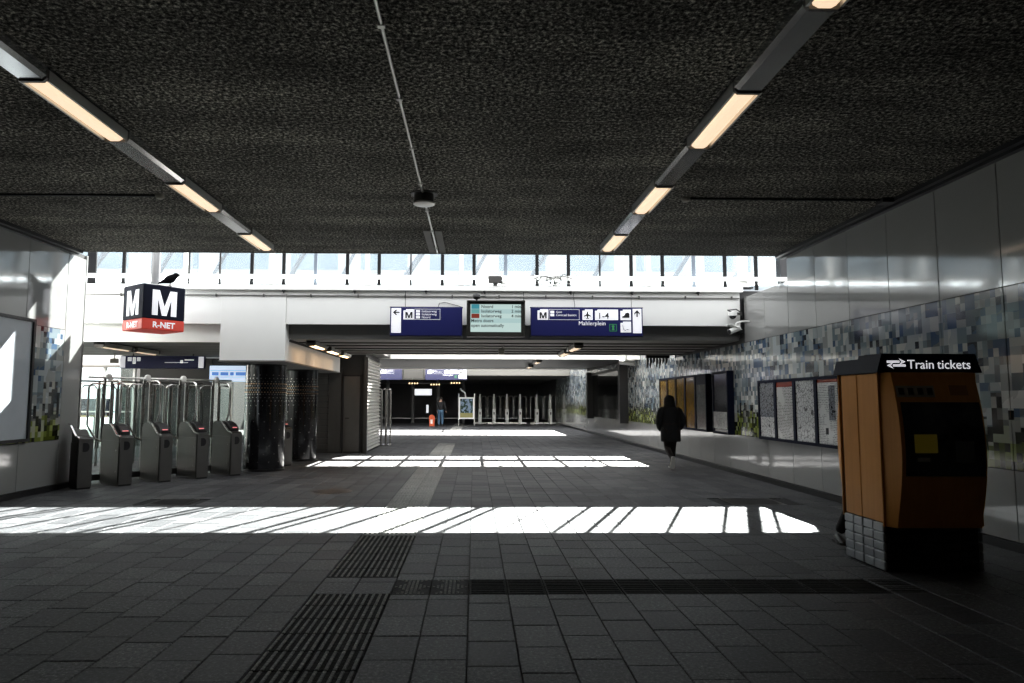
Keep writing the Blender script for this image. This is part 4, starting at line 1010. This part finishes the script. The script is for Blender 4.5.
# ================================================================== TICKET MACHINE
tmx, tmy = 4.09, 6.45
tm = empty('ticket_machine', (tmx, tmy, 0), label='orange train ticket machine with black cap and grey tiled plinth', cat='ticket machine')
HX, HY = 0.45, 0.325            # half width, half depth of the flat side
MB().box(-HX+0.03, HX-0.03, -HY+0.03, HY-0.03, 0, 0.43).build('plinth', M['black'], tm)
for s in (-1, 1):
    for c in range(4):
        for k in range(5):
            y0 = -HY+0.005+c*(2*HY-0.01)/4+(0.008 if c == 2 else 0); y1 = -HY+0.005+(c+1)*(2*HY-0.01)/4-0.004
            x0, x1 = sorted((s*(HX-0.03), s*HX)); MB().cbox(x0, x1, y0, y1, 0.012+k*0.083, 0.012+k*0.083+0.078, 0.008).build('plinth_tile', M['plinth_tile'], tm)
for s in (-1, 1):
    for c in range(5):
        for k in range(5):
            x0 = -HX+0.04+c*(2*HX-0.08)/5; x1 = x0+(2*HX-0.08)/5-0.004
            y0, y1 = sorted((s*(HY-0.03), s*HY)); MB().cbox(x0, x1, y0, y1, 0.012+k*0.083, 0.012+k*0.083+0.078, 0.008).build('plinth_tile', M['black'], tm)
for s in (-1, 1):
    for (y0, y1) in ((-HY, -0.006), (0.004, HY-0.05)):
        x0, x1 = sorted((s*(HX-0.02), s*HX)); MB().cbox(x0, x1, y0, y1, 0.432, 1.76, 0.005).build('side_panel', M['orange'], tm)
MB().box(-HX+0.02, HX-0.02, -HY+0.01, HY-0.01, 0.43, 1.76).build('core', M['black'], tm)
def bulge(z):
    u = (z-0.43)/(1.76-0.43); return 0.03+0.17*max(0.0, math.sin(PI*(0.10+0.80*u)))**0.9
def shell(sgn):
    n = 14; mb = MB(); rows = []
    for i in range(n+1):
        z = 0.40+(1.765-0.40)*i/n; b = bulge(max(0.43, min(1.76, z))); ins = 0.075
        rows.append([(-HX, sgn*(HY+0.012), z), (-HX+0.02, sgn*(HY+0.012), z), (-HX+ins, sgn*(HY+b), z), (HX-ins, sgn*(HY+b), z), (HX-0.02, sgn*(HY+0.012), z), (HX, sgn*(HY+0.012), z), (HX, sgn*(HY-0.0), z), (-HX, sgn*(HY-0.0), z)])
    for rw in rows: mb.v += rw
    for i in range(n):
        for k in range(8):
            k2 = (k+1) % 8; mb.f.append((8*i+k, 8*i+k2, 8*i+8+k2, 8*i+8+k))
    mb.f.append(tuple(range(8))); mb.f.append(tuple(8*n+k for k in range(8)))
    return mb
MB_ = shell(-1); MB_.build('front_door', M['orange'], tm, True)
shell(1).build('rear_door', M['orange'], tm, True)
# front window following the bulge
def front_patch(x0, x1, z0, z1, mat, off, name, parent=tm, n=6):
    mb = MB()
    for i in range(n+1):
        z = z0+(z1-z0)*i/n; y = -(HY+bulge(z)+off); mb.v += [(x0, y, z), (x1, y, z), (x1, y+0.02, z), (x0, y+0.02, z)]
    for i in range(n):
        for k in range(4):
            k2 = (k+1) % 4; mb.f.append((4*i+k, 4*i+k2, 4*i+4+k2, 4*i+4+k))
    mb.f.append((0, 1, 2, 3)); mb.f.append((4*n, 4*n+1, 4*n+2, 4*n+3))
    return mb.build(name, mat, parent)
win = front_patch(-0.34, 0.36, 0.86, 1.50, M['dark_glass'], 0.004, 'window_panel')
front_patch(-0.26, -0.06, 1.06, 1.22, M['screen_dim'], 0.006, 'touch_screen', win)
front_patch(-0.24, -0.13, 0.985, 1.02, M['label_grey'], 0.006, 'ticket_slot', win)
front_patch(0.10, 0.26, 0.98, 1.16, M['dark_metal'], 0.008, 'card_terminal', win)
lb2 = front_patch(-0.36, -0.02, 1.545, 1.645, M['label_grey'], 0.003, 'pictogram_label')
for q in range(4): front_patch(-0.34+q*0.085, -0.29+q*0.085, 1.565, 1.625, M['text_black'], 0.005, 'pictogram', lb2, 2)
front_patch(0.12, 0.28, 1.56, 1.65, M['orange_dark'], 0.003, 'small_label')
# cap
cap = MB()
cap.prism([(-HX-0.03, 1.765), (HX+0.03, 1.765), (HX-0.03, 1.935), (-HX+0.02, 1.935)], 'y', -HY-0.06, -0.02)
cap = cap.build('cap_front', M['navy'], tm)
MB().prism([(-HX-0.02, 1.765), (HX+0.02, 1.765), (HX-0.03, 1.905), (-HX+0.02, 1.905)], 'y', -0.02, HY+0.06).build('cap_rear', M['navy'], tm)
yf = -HY-0.062
t1_ = text('lettering', 'Train', 0.115, M['backlit'], cap, (-0.20, yf, 1.80), depth=0.001)
text('lettering', 'tickets', 0.115, M['backlit'], cap, (-0.20+max(v_.co.x for v_ in t1_.data.vertices)+0.032, yf, 1.80), depth=0.001)
# double arrow emblem left of the lettering
lg = MB()
for (sx, cz) in ((1, 1.862), (-1, 1.828)):
    c = -0.30
    lg.prism([(c-sx*0.085, cz-0.010), (c+sx*0.03, cz-0.010), (c+sx*0.03, cz+0.010), (c-sx*0.085, cz+0.010)], 'y', yf-0.001, yf+0.001)
    lg.prism([(c+sx*0.025, cz-0.030), (c+sx*0.085, cz), (c+sx*0.025, cz+0.030), (c+sx*0.05, cz)], 'y', yf-0.001, yf+0.001)
lg.build('emblem', M['backlit'], cap)

# ================================================================== PEOPLE
def skin_mesh(name, verts, edges, radii, mat, parent, levels=2):
    me = bpy.data.meshes.new(name); me.from_pydata(verts, edges, []); me.update()
    o = link(name, me, None, parent)
    sk = o.modifiers.new('skin', 'SKIN'); sk.use_smooth_shade = True
    for i, r_ in enumerate(radii):
        d = me.skin_vertices[0].data[i]; d.radius = (r_, r_) if not isinstance(r_, tuple) else r_
        d.use_root = (i == 0)
    sb = o.modifiers.new('sub', 'SUBSURF'); sb.levels = levels; sb.render_levels = levels
    me.materials.append(mat)
    return o
def hand(parent, wrist, d, side):
    """relaxed hand: palm and five fingers"""
    d = Vector(d).normalized(); sdv = Vector(side).normalized(); nrm = d.cross(sdv).normalized(); wv = Vector(wrist)
    mb = MB(); mb.loft([(wv, sdv*0.022, nrm*0.016), (wv+d*0.03, sdv*0.034, nrm*0.015), (wv+d*0.085, sdv*0.038, nrm*0.012)], 10)
    for i, ln in enumerate((0.062, 0.075, 0.07, 0.055)):
        b = wv+d*0.078+sdv*(0.028-i*0.0187); mb.tube([b, b+d*ln*0.5+nrm*0.006, b+d*ln*0.85+nrm*0.022, b+d*ln+nrm*0.034], [0.0095, 0.009, 0.008, 0.006], 7)
    b = wv+d*0.03+sdv*0.028; mb.tube([b, b+d*0.03+sdv*0.025, b+d*0.062+sdv*0.03+nrm*0.012], [0.012, 0.0105, 0.007], 7)
    return mb.build('hand', M['skin'], parent, True)
def shoe(parent, heel, toe, mat, sole, name='shoe'):
    h, t_ = Vector(heel), Vector(toe); d = (t_-h); L = d.length; d.normalize(); sdv = d.cross(Vector((0, 0, 1)));
    if sdv.length < 0.1: sdv = Vector((1, 0, 0))
    sdv.normalize(); up = sdv.cross(d).normalized()
    o = MB().loft([(h+up*0.045, sdv*0.026, up*0.03), (h+d*0.04*L/0.27+up*0.05, sdv*0.038, up*0.045), (h+d*L*0.4+up*0.045, sdv*0.037, up*0.04), (h+d*L*0.72+up*0.03, sdv*0.046, up*0.028), (h+d*L*0.97+up*0.022, sdv*0.028, up*0.014)], 12).build(name, mat, parent, True)
    a = [(h+d*L*u, wd_) for u, wd_ in ((-0.04, 0.032), (0.1, 0.046), (0.4, 0.044), (0.72, 0.054), (0.93, 0.045), (1.03, 0.02))]
    mb = MB(); left = [p+sdv*w_ for p, w_ in a]; right = [p-sdv*w_ for p, w_ in reversed(a)]
    ring = left+right; n = len(ring)
    mb.v += [tuple(p) for p in ring]+[tuple(p+up*0.028) for p in ring]
    mb.f.append(tuple(range(n))); mb.f.append(tuple(2*n-1-i for i in range(n)))
    for i in range(n): mb.f.append((i, (i+1) % n, n+(i+1) % n, n+i))
    mb.build('sole', sole, o)
    return o
def person(root, J, top, legs, shoe_m, sole_m, hands=True, hair=True, face=-1):
    order = ['pelvis', 'waist', 'chest', 'neck', 'head', 'crown', 'sl', 'el', 'wl', 'sr', 'er', 'wr', 'hl', 'kl', 'al', 'hr', 'kr', 'ar']
    ed = [('pelvis', 'waist'), ('waist', 'chest'), ('chest', 'neck'), ('neck', 'head'), ('head', 'crown'), ('chest', 'sl'), ('sl', 'el'), ('el', 'wl'), ('chest', 'sr'), ('sr', 'er'), ('er', 'wr'), ('pelvis', 'hl'), ('hl', 'kl'), ('kl', 'al'), ('pelvis', 'hr'), ('hr', 'kr'), ('kr', 'ar')]
    rad = dict(pelvis=0.13, waist=0.12, chest=0.13, neck=0.055, head=0.082, crown=0.07, sl=0.06, el=0.045, wl=0.03, sr=0.06, er=0.045, wr=0.03, hl=0.085, kl=0.057, al=0.038, hr=0.085, kr=0.057, ar=0.038)
    idx = {k: i for i, k in enumerate(order)}
    skin_mesh('body', [J[k] for k in order], [(idx[a], idx[b]) for a, b in ed], [rad[k]-(0.035 if k in ('pelvis', 'waist', 'hl', 'hr') else 0.0) for k in order], M['skin'], root)
    def sub(name, keys, grow, mat):
        ii = {k: i for i, k in enumerate(keys)}
        return skin_mesh(name, [J[k] for k in keys], [(ii[a], ii[b]) for a, b in ed if a in ii and b in ii], [rad[k]+grow for k in keys], mat, root)
    sub('jacket', ['chest', 'waist', 'pelvis', 'sl', 'el', 'wl', 'sr', 'er', 'wr'], 0.022, top)
    sub('trousers', ['pelvis', 'hl', 'kl', 'al', 'hr', 'kr', 'ar'], 0.018, legs)
    for s in ('l', 'r'): shoe(root, J['heel'+s], J['toe'+s], shoe_m, sole_m)
    if hands:
        for s, sg in (('l', -1), ('r', 1)):
            w_, e_ = Vector(J['w'+s]), Vector(J['e'+s]); hand(root, tuple(w_), tuple(w_-e_), (0, face, 0.0001))
    if hair:
        h = Vector(J['head']); c = Vector(J['crown'])
        MB().loft([(h+Vector((0, -face*0.03, -0.04)), (0.088, 0, 0), (0, 0.075, 0)), (h+Vector((0, -face*0.02, 0.02)), (0.096, 0, 0), (0, 0.09, 0)), (c+Vector((0, -face*0.008, 0.03)), (0.082, 0, 0), (0, 0.085, 0)), (c+Vector((0, 0, 0.07)), (0.04, 0, 0), (0, 0.05, 0))], 14).build('hair', M['hair'], root, True)
        MB().loft([(h+Vector((0, face*0.08, 0.02)), (0.012, 0, 0), (0, 0.01, 0)), (h+Vector((0, face*0.105, -0.015)), (0.018, 0, 0), (0, 0.012, 0)), (h+Vector((0, face*0.085, -0.025)), (0.012, 0, 0), (0, 0.01, 0))], 8).build('nose', M['skin'], root, True)
        for s in (-1, 1):
            MB().lathe([(0.004, -0.008), (0.012, 0.0), (0.004, 0.008)], c=tuple(h+Vector((s*0.033, face*0.08, 0.028))), seg=8).build('eye', M['text_black'], root, True)
            MB().loft([(h+Vector((s*0.088, 0, -0.03)), (0.006, 0, 0), (0, 0.012, 0)), (h+Vector((s*0.095, 0, 0)), (0.008, 0, 0), (0, 0.018, 0)), (h+Vector((s*0.09, 0, 0.03)), (0.006, 0, 0), (0, 0.015, 0))], 8).build('ear', M['skin'], root, True)
        MB().loft([(h+Vector((-0.025, face*0.078, -0.05)), (0, 0.006, 0), (0, 0, 0.004)), (h+Vector((0, face*0.086, -0.05)), (0, 0.006, 0), (0, 0, 0.007)), (h+Vector((0.025, face*0.078, -0.05)), (0, 0.006, 0), (0, 0, 0.004))], 8).build('mouth', M['header_red'], root, True)
# hooded walker seen from behind
pw_ = empty('person', (4.45, 15.5, 0), 0, 'person in black hooded coat and white-soled shoes walking away along right wall', 'person')
J = dict(pelvis=(0,0,0.88), waist=(0,0.02,1.04), chest=(0,0.03,1.24), neck=(0,0.04,1.38), head=(0,0.07,1.49), crown=(0,0.07,1.54),
         sl=(-0.17,0.02,1.30), el=(-0.27,-0.05,1.05), wl=(-0.17,0.12,0.90), sr=(0.17,0.02,1.30), er=(0.27,-0.05,1.05), wr=(0.17,0.12,0.90),
         hl=(-0.085,0,0.82), kl=(-0.075,0.04,0.45), al=(-0.045,-0.27,0.24), hr=(0.085,0,0.82), kr=(0.07,0.10,0.46), ar=(0.055,0.10,0.09),
         heell=(-0.045,-0.34,0.27), toel=(-0.045,-0.25,0.012), heelr=(0.055,0.04,0.0), toer=(0.06,0.30,0.0))
person(pw_, J, M['coat'], M['trousers'], M['shoe_black'], M['shoe_white'], hands=False, hair=False, face=1)
ct_ = MB().loft([((0,0.0,0.60), (0.215,0,0), (0,0.155,0)), ((0,0.0,0.63), (0.225,0,0), (0,0.165,0)), ((0,0.0,0.80), (0.228,0,0), (0,0.17,0)), ((0,0.01,1.0), (0.215,0,0), (0,0.16,0)), ((0,0.02,1.16), (0.232,0,0), (0,0.165,0)), ((0,0.02,1.28), (0.238,0,0), (0,0.16,0)), ((0,0.03,1.36), (0.18,0,0), (0,0.13,0)), ((0,0.04,1.42), (0.11,0,0), (0,0.10,0))], 20).build('coat', M['coat'], pw_, True)
MB().loft([((0,0.03,1.35), (0.13,0,0), (0,0.12,0)), ((0,0.03,1.42), (0.125,0,0), (0,0.125,0)), ((0,0.05,1.50), (0.125,0,0), (0,0.135,0)), ((0,0.06,1.57), (0.112,0,0), (0,0.125,0)), ((0,0.06,1.62), (0.08,0,0), (0,0.09,0)), ((0,0.06,1.645), (0.03,0,0), (0,0.04,0))], 16).build('hood', M['coat'], ct_, True)
for s in (-1, 1):
    MB().tube([(s*0.15, 0.02, 1.33), (s*0.21, 0.0, 1.27), (s*0.265, -0.04, 1.12), (s*0.275, -0.05, 1.02), (s*0.25, 0.03, 0.93), (s*0.19, 0.13, 0.86)], [0.07, 0.08, 0.072, 0.066, 0.06, 0.05], 12).build('sleeve', M['coat'], ct_, True)
MB().loft([((0,0,0.985), (0.219,0,0), (0,0.164,0)), ((0,0.0,1.0), (0.221,0,0), (0,0.166,0)), ((0,0.0,1.015), (0.219,0,0), (0,0.164,0))], 20).build('waist_seam', M['trousers'], ct_)
# person at the rear side of the ticket machine, one leg showing
pm = empty('person', (4.38, 7.40, 0), 0, 'person in dark trousers behind the ticket machine with one leg showing', 'person')
J = dict(pelvis=(0.02,0,0.92), waist=(0.05,-0.02,1.08), chest=(0.06,-0.04,1.30), neck=(0.07,-0.05,1.46), head=(0.07,-0.07,1.57), crown=(0.07,-0.07,1.62),
         sl=(-0.11,-0.04,1.38), el=(-0.08,-0.12,1.14), wl=(0.0,-0.24,1.18), sr=(0.23,-0.04,1.38), er=(0.26,-0.10,1.12), wr=(0.16,-0.24,1.16),
         hl=(-0.07,0,0.86), kl=(-0.27,-0.02,0.48), al=(-0.455,0.03,0.09), hr=(0.10,0,0.86), kr=(0.12,0.0,0.48), ar=(0.13,0.04,0.09),
         heell=(-0.455,0.09,0.0), toel=(-0.49,-0.16,0.0), heelr=(0.13,0.10,0.0), toer=(0.14,-0.15,0.0))
person(pm, J, M['coat'], M['coat'], M['shoe_black'], M['shoe_black'], face=-1)
# distant standing person
pd = empty('person', (-1.98, 41.0, 0), PI, 'distant person in dark jacket and blue jeans near the far barriers', 'person')
J = dict(pelvis=(0,0,0.94), waist=(0,0,1.10), chest=(0,0,1.34), neck=(0,0,1.50), head=(0,-0.02,1.62), crown=(0,-0.02,1.67),
         sl=(-0.18,0,1.42), el=(-0.25,0.02,1.14), wl=(-0.30,-0.03,0.92), sr=(0.18,0,1.42), er=(0.24,0.02,1.14), wr=(0.23,-0.06,0.92),
         hl=(-0.09,0,0.88), kl=(-0.10,-0.02,0.48), al=(-0.10,0.02,0.09), hr=(0.09,0,0.88), kr=(0.10,-0.03,0.48), ar=(0.11,0.02,0.09),
         heell=(-0.10,0.07,0.0), toel=(-0.12,-0.19,0.0), heelr=(0.11,0.07,0.0), toer=(0.13,-0.19,0.0))
person(pd, J, M['coat'], M['jeans'], M['shoe_black'], M['shoe_black'], face=-1)
bg_ = empty('shopping_bag', (-2.50, 40.95, 0.0), label='red bag standing beside the distant person', cat='bag')
MB().prism([(-0.15, 0), (0.15, 0), (0.17, 0.58), (0.05, 0.68), (-0.05, 0.68), (-0.17, 0.58)], 'y', -0.10, 0.10).build('bag_body', M['red_bag'], bg_)
MB().tube([(-0.05, 0, 0.66), (-0.05, 0, 0.80), (0.05, 0, 0.80), (0.05, 0, 0.66)], 0.012, 6).build('handle', M['black'], bg_)
MB().box(-0.08, 0.05, -0.103, -0.10, 0.15, 0.40).build('white_print', M['shoe_white'], bg_)

# ================================================================== DISTANT HALL
s2 = empty('wayfinding_sign', (-5.25, 36.4, 2.62), label='distant lit blue sign, leftmost over the far barriers', cat='sign', group='distant blue signs')
sign_left(s2, M['sign_blue_lit'])
s3 = empty('wayfinding_sign', (-2.6, 36.4, 2.62), label='distant lit blue sign with white arrow field, right of the dark screen', cat='sign', group='distant blue signs')
sign_right(s3, M['sign_blue_lit'])
s4 = empty('departure_screen', (-3.8, 36.4, 2.62), label='distant switched-off grey screen between the far blue signs', cat='screen')
screen(s4, False)
hb = MB().box(-6, 0, 36.6, 36.7, 3.2, 3.3).build('sign_gantry', M['dark_metal']); tag(hb, 'dark gantry bar carrying the distant signs', 'gantry')
for q in (-5.9, -0.1):
    MB().box(q-0.04, q+0.04, 36.62, 36.68, 3.3, 3.9).build('gantry_post', M['dark_metal'], hb)
for q in (-5.9, -0.1): MB().box(q-0.04, q+0.04, 36.62, 39.15, 3.82, 3.9).build('gantry_arm', M['dark_metal'], hb)
def far_gate(x, lab):
    r = empty('ticket_gate', (x, 45.0, 0), label=lab, cat='ticket gate', group='distant row of ticket gates')
    MB().cbox(-0.10, 0.10, 0, 0.9, 0, 0.98, 0.02).build('body', M['white_steel'], r)
    MB().box(-0.035, 0.035, -0.006, 0.0, 0.62, 0.78).build('ticket_slot', M['black'], r)
    MB().tube([(0, 0.35, 0.95), (0, 0.35, 1.95)], 0.05, 8).build('post', M['alu'], r, True)
    for s in (-1, 1):
        d = MB().tube([(s*0.09, 0.4, 0.35), (s*0.09, 0.4, 1.72), (s*0.15, 0.4, 1.82), (s*0.34, 0.4, 1.82), (s*0.40, 0.4, 1.72), (s*0.40, 0.4, 0.35)], 0.026, 6).build('door_frame', M['steel'], r, True)
        MB().box(min(s*0.10, s*0.39), max(s*0.10, s*0.39), 0.395, 0.405, 0.35, 1.75).build('glass', M['door_glass'], d)
    MB().box(-0.42, 0.42, 0.35, 0.45, 0.0, 0.10).build('floor_rail', M['alu'], r)
for i, (px, wd_) in enumerate(((0.40, 'first'), (1.32, 'second'), (2.18, 'third'), (3.05, 'fourth'), (4.15, 'fifth'), (5.04, 'sixth'))):
    far_gate(px, 'pale ticket gate in the distant row, %s from the poster stand' % wd_)
for i in range(7):
    px = -11+i*1.7
    if abs(px+1.98) < 0.4: continue
    MB_o = MB().box(px, px+0.18, 46.2, 46.5, 0, 2.98).build('wall_pier_%d' % (i+1), M['dark_metal'] if i % 2 else M['dark_wall']); struct(MB_o, 'dark pier of the distant hall')
ps = empty('poster_stand', (-0.45, 41.5, 0), label='framed landscape poster on a stand before the distant gates', cat='poster stand')
MB().box(-0.45, 0.45, 0, 0.06, 0.42, 1.72).build('frame', M['white_steel'], ps)
MB().box(-0.39, 0.39, -0.005, 0, 0.50, 1.64).build('poster', M['landscape'], ps)
MB().box(-0.39, 0.39, -0.008, -0.005, 0.50, 0.78).build('poster_ground', simple('print_ground', (0.26,0.24,0.10,1), 0.2), ps)
for q in (-0.47, 0.47): MB().box(q-0.025, q+0.025, 0.0, 0.05, 0, 1.95).build('leg', M['alu'], ps)
MB().box(-0.55, 0.55, -0.25, 0.3, 0, 0.03).build('base', M['dark_metal'], ps)
MB().tube([(-0.05, 0.03, 1.72), (-0.1, 0.03, 2.0), (-0.32, 0.0, 2.15), (-0.38, -0.05, 2.25)], 0.04, 8).build('lamp_arm', M['white_steel'], ps, True)
# lit shop fronts and hanging lamps deep in the hall
def shop(x0, x1, y, z0, z1, lab, mat='shop_white', name='lit_shop_panel'):
    k_ = 59.87/y; x0 *= k_; x1 *= k_; z0 = 1.5+(z0-1.5)*k_; z1 = 1.5+(z1-1.5)*k_; y = 59.87
    r = empty(name, ((x0+x1)/2, y, z0), label=lab, cat='lit panel', group='lit panels deep in the hall')
    h = (x1-x0)/2
    MB().box(-h, h, 0, 0.05, 0, z1-z0).build('light_panel', M[mat], r); MB().box(-h-0.05, h+0.05, 0.05, 0.12, -0.05, z1-z0+0.05).build('backing', M['black'], r)
shop(-4.9, -3.4, 55, 1.95, 2.45, 'wide white lit panel deep in the hall left of the distant person')
shop(-9.6, -9.3, 50, 1.35, 2.45, 'narrow tall white lit panel deep in the hall by the tube barrier')
shop(-9.2, -8.9, 52, 0.3, 0.9, 'small low white lit panel deep in the hall')
shop(-3.6, -3.45, 52, 0.6, 1.2, 'slim dim lit panel deep in the hall')
for (px, yy_, z, lab) in ((-3.9, 44, 2.62, 'left cluster'), (-2.5, 44, 2.55, 'middle cluster'), (-1.2, 44, 2.65, 'right cluster')):
    r = empty('lamp_cluster', (px, yy_, 2.98), label='warm lamp cluster under the distant ceiling, '+lab, cat='lamp', group='warm lamps in the distant hall')
    for k in range(4):
        MB().lathe([(0.02, z-2.98-0.05), (0.055, z-2.98), (0.02, z-2.98+0.05)], c=(k*0.17-0.25, 0, 0), seg=8).build('bulb', M['warm_led'], r)
        MB().tube([(k*0.17-0.25, 0, z-2.98+0.04), (k*0.17-0.25, 0, 0)], 0.008, 5).build('cord', M['black'], r)
pl_ = MB().box(-6.0, -5.6, 38.8, 39.1, 0, 3.0).build('wall_pillar', M['label_grey']); struct(pl_, 'grey pillar in the distant hall')
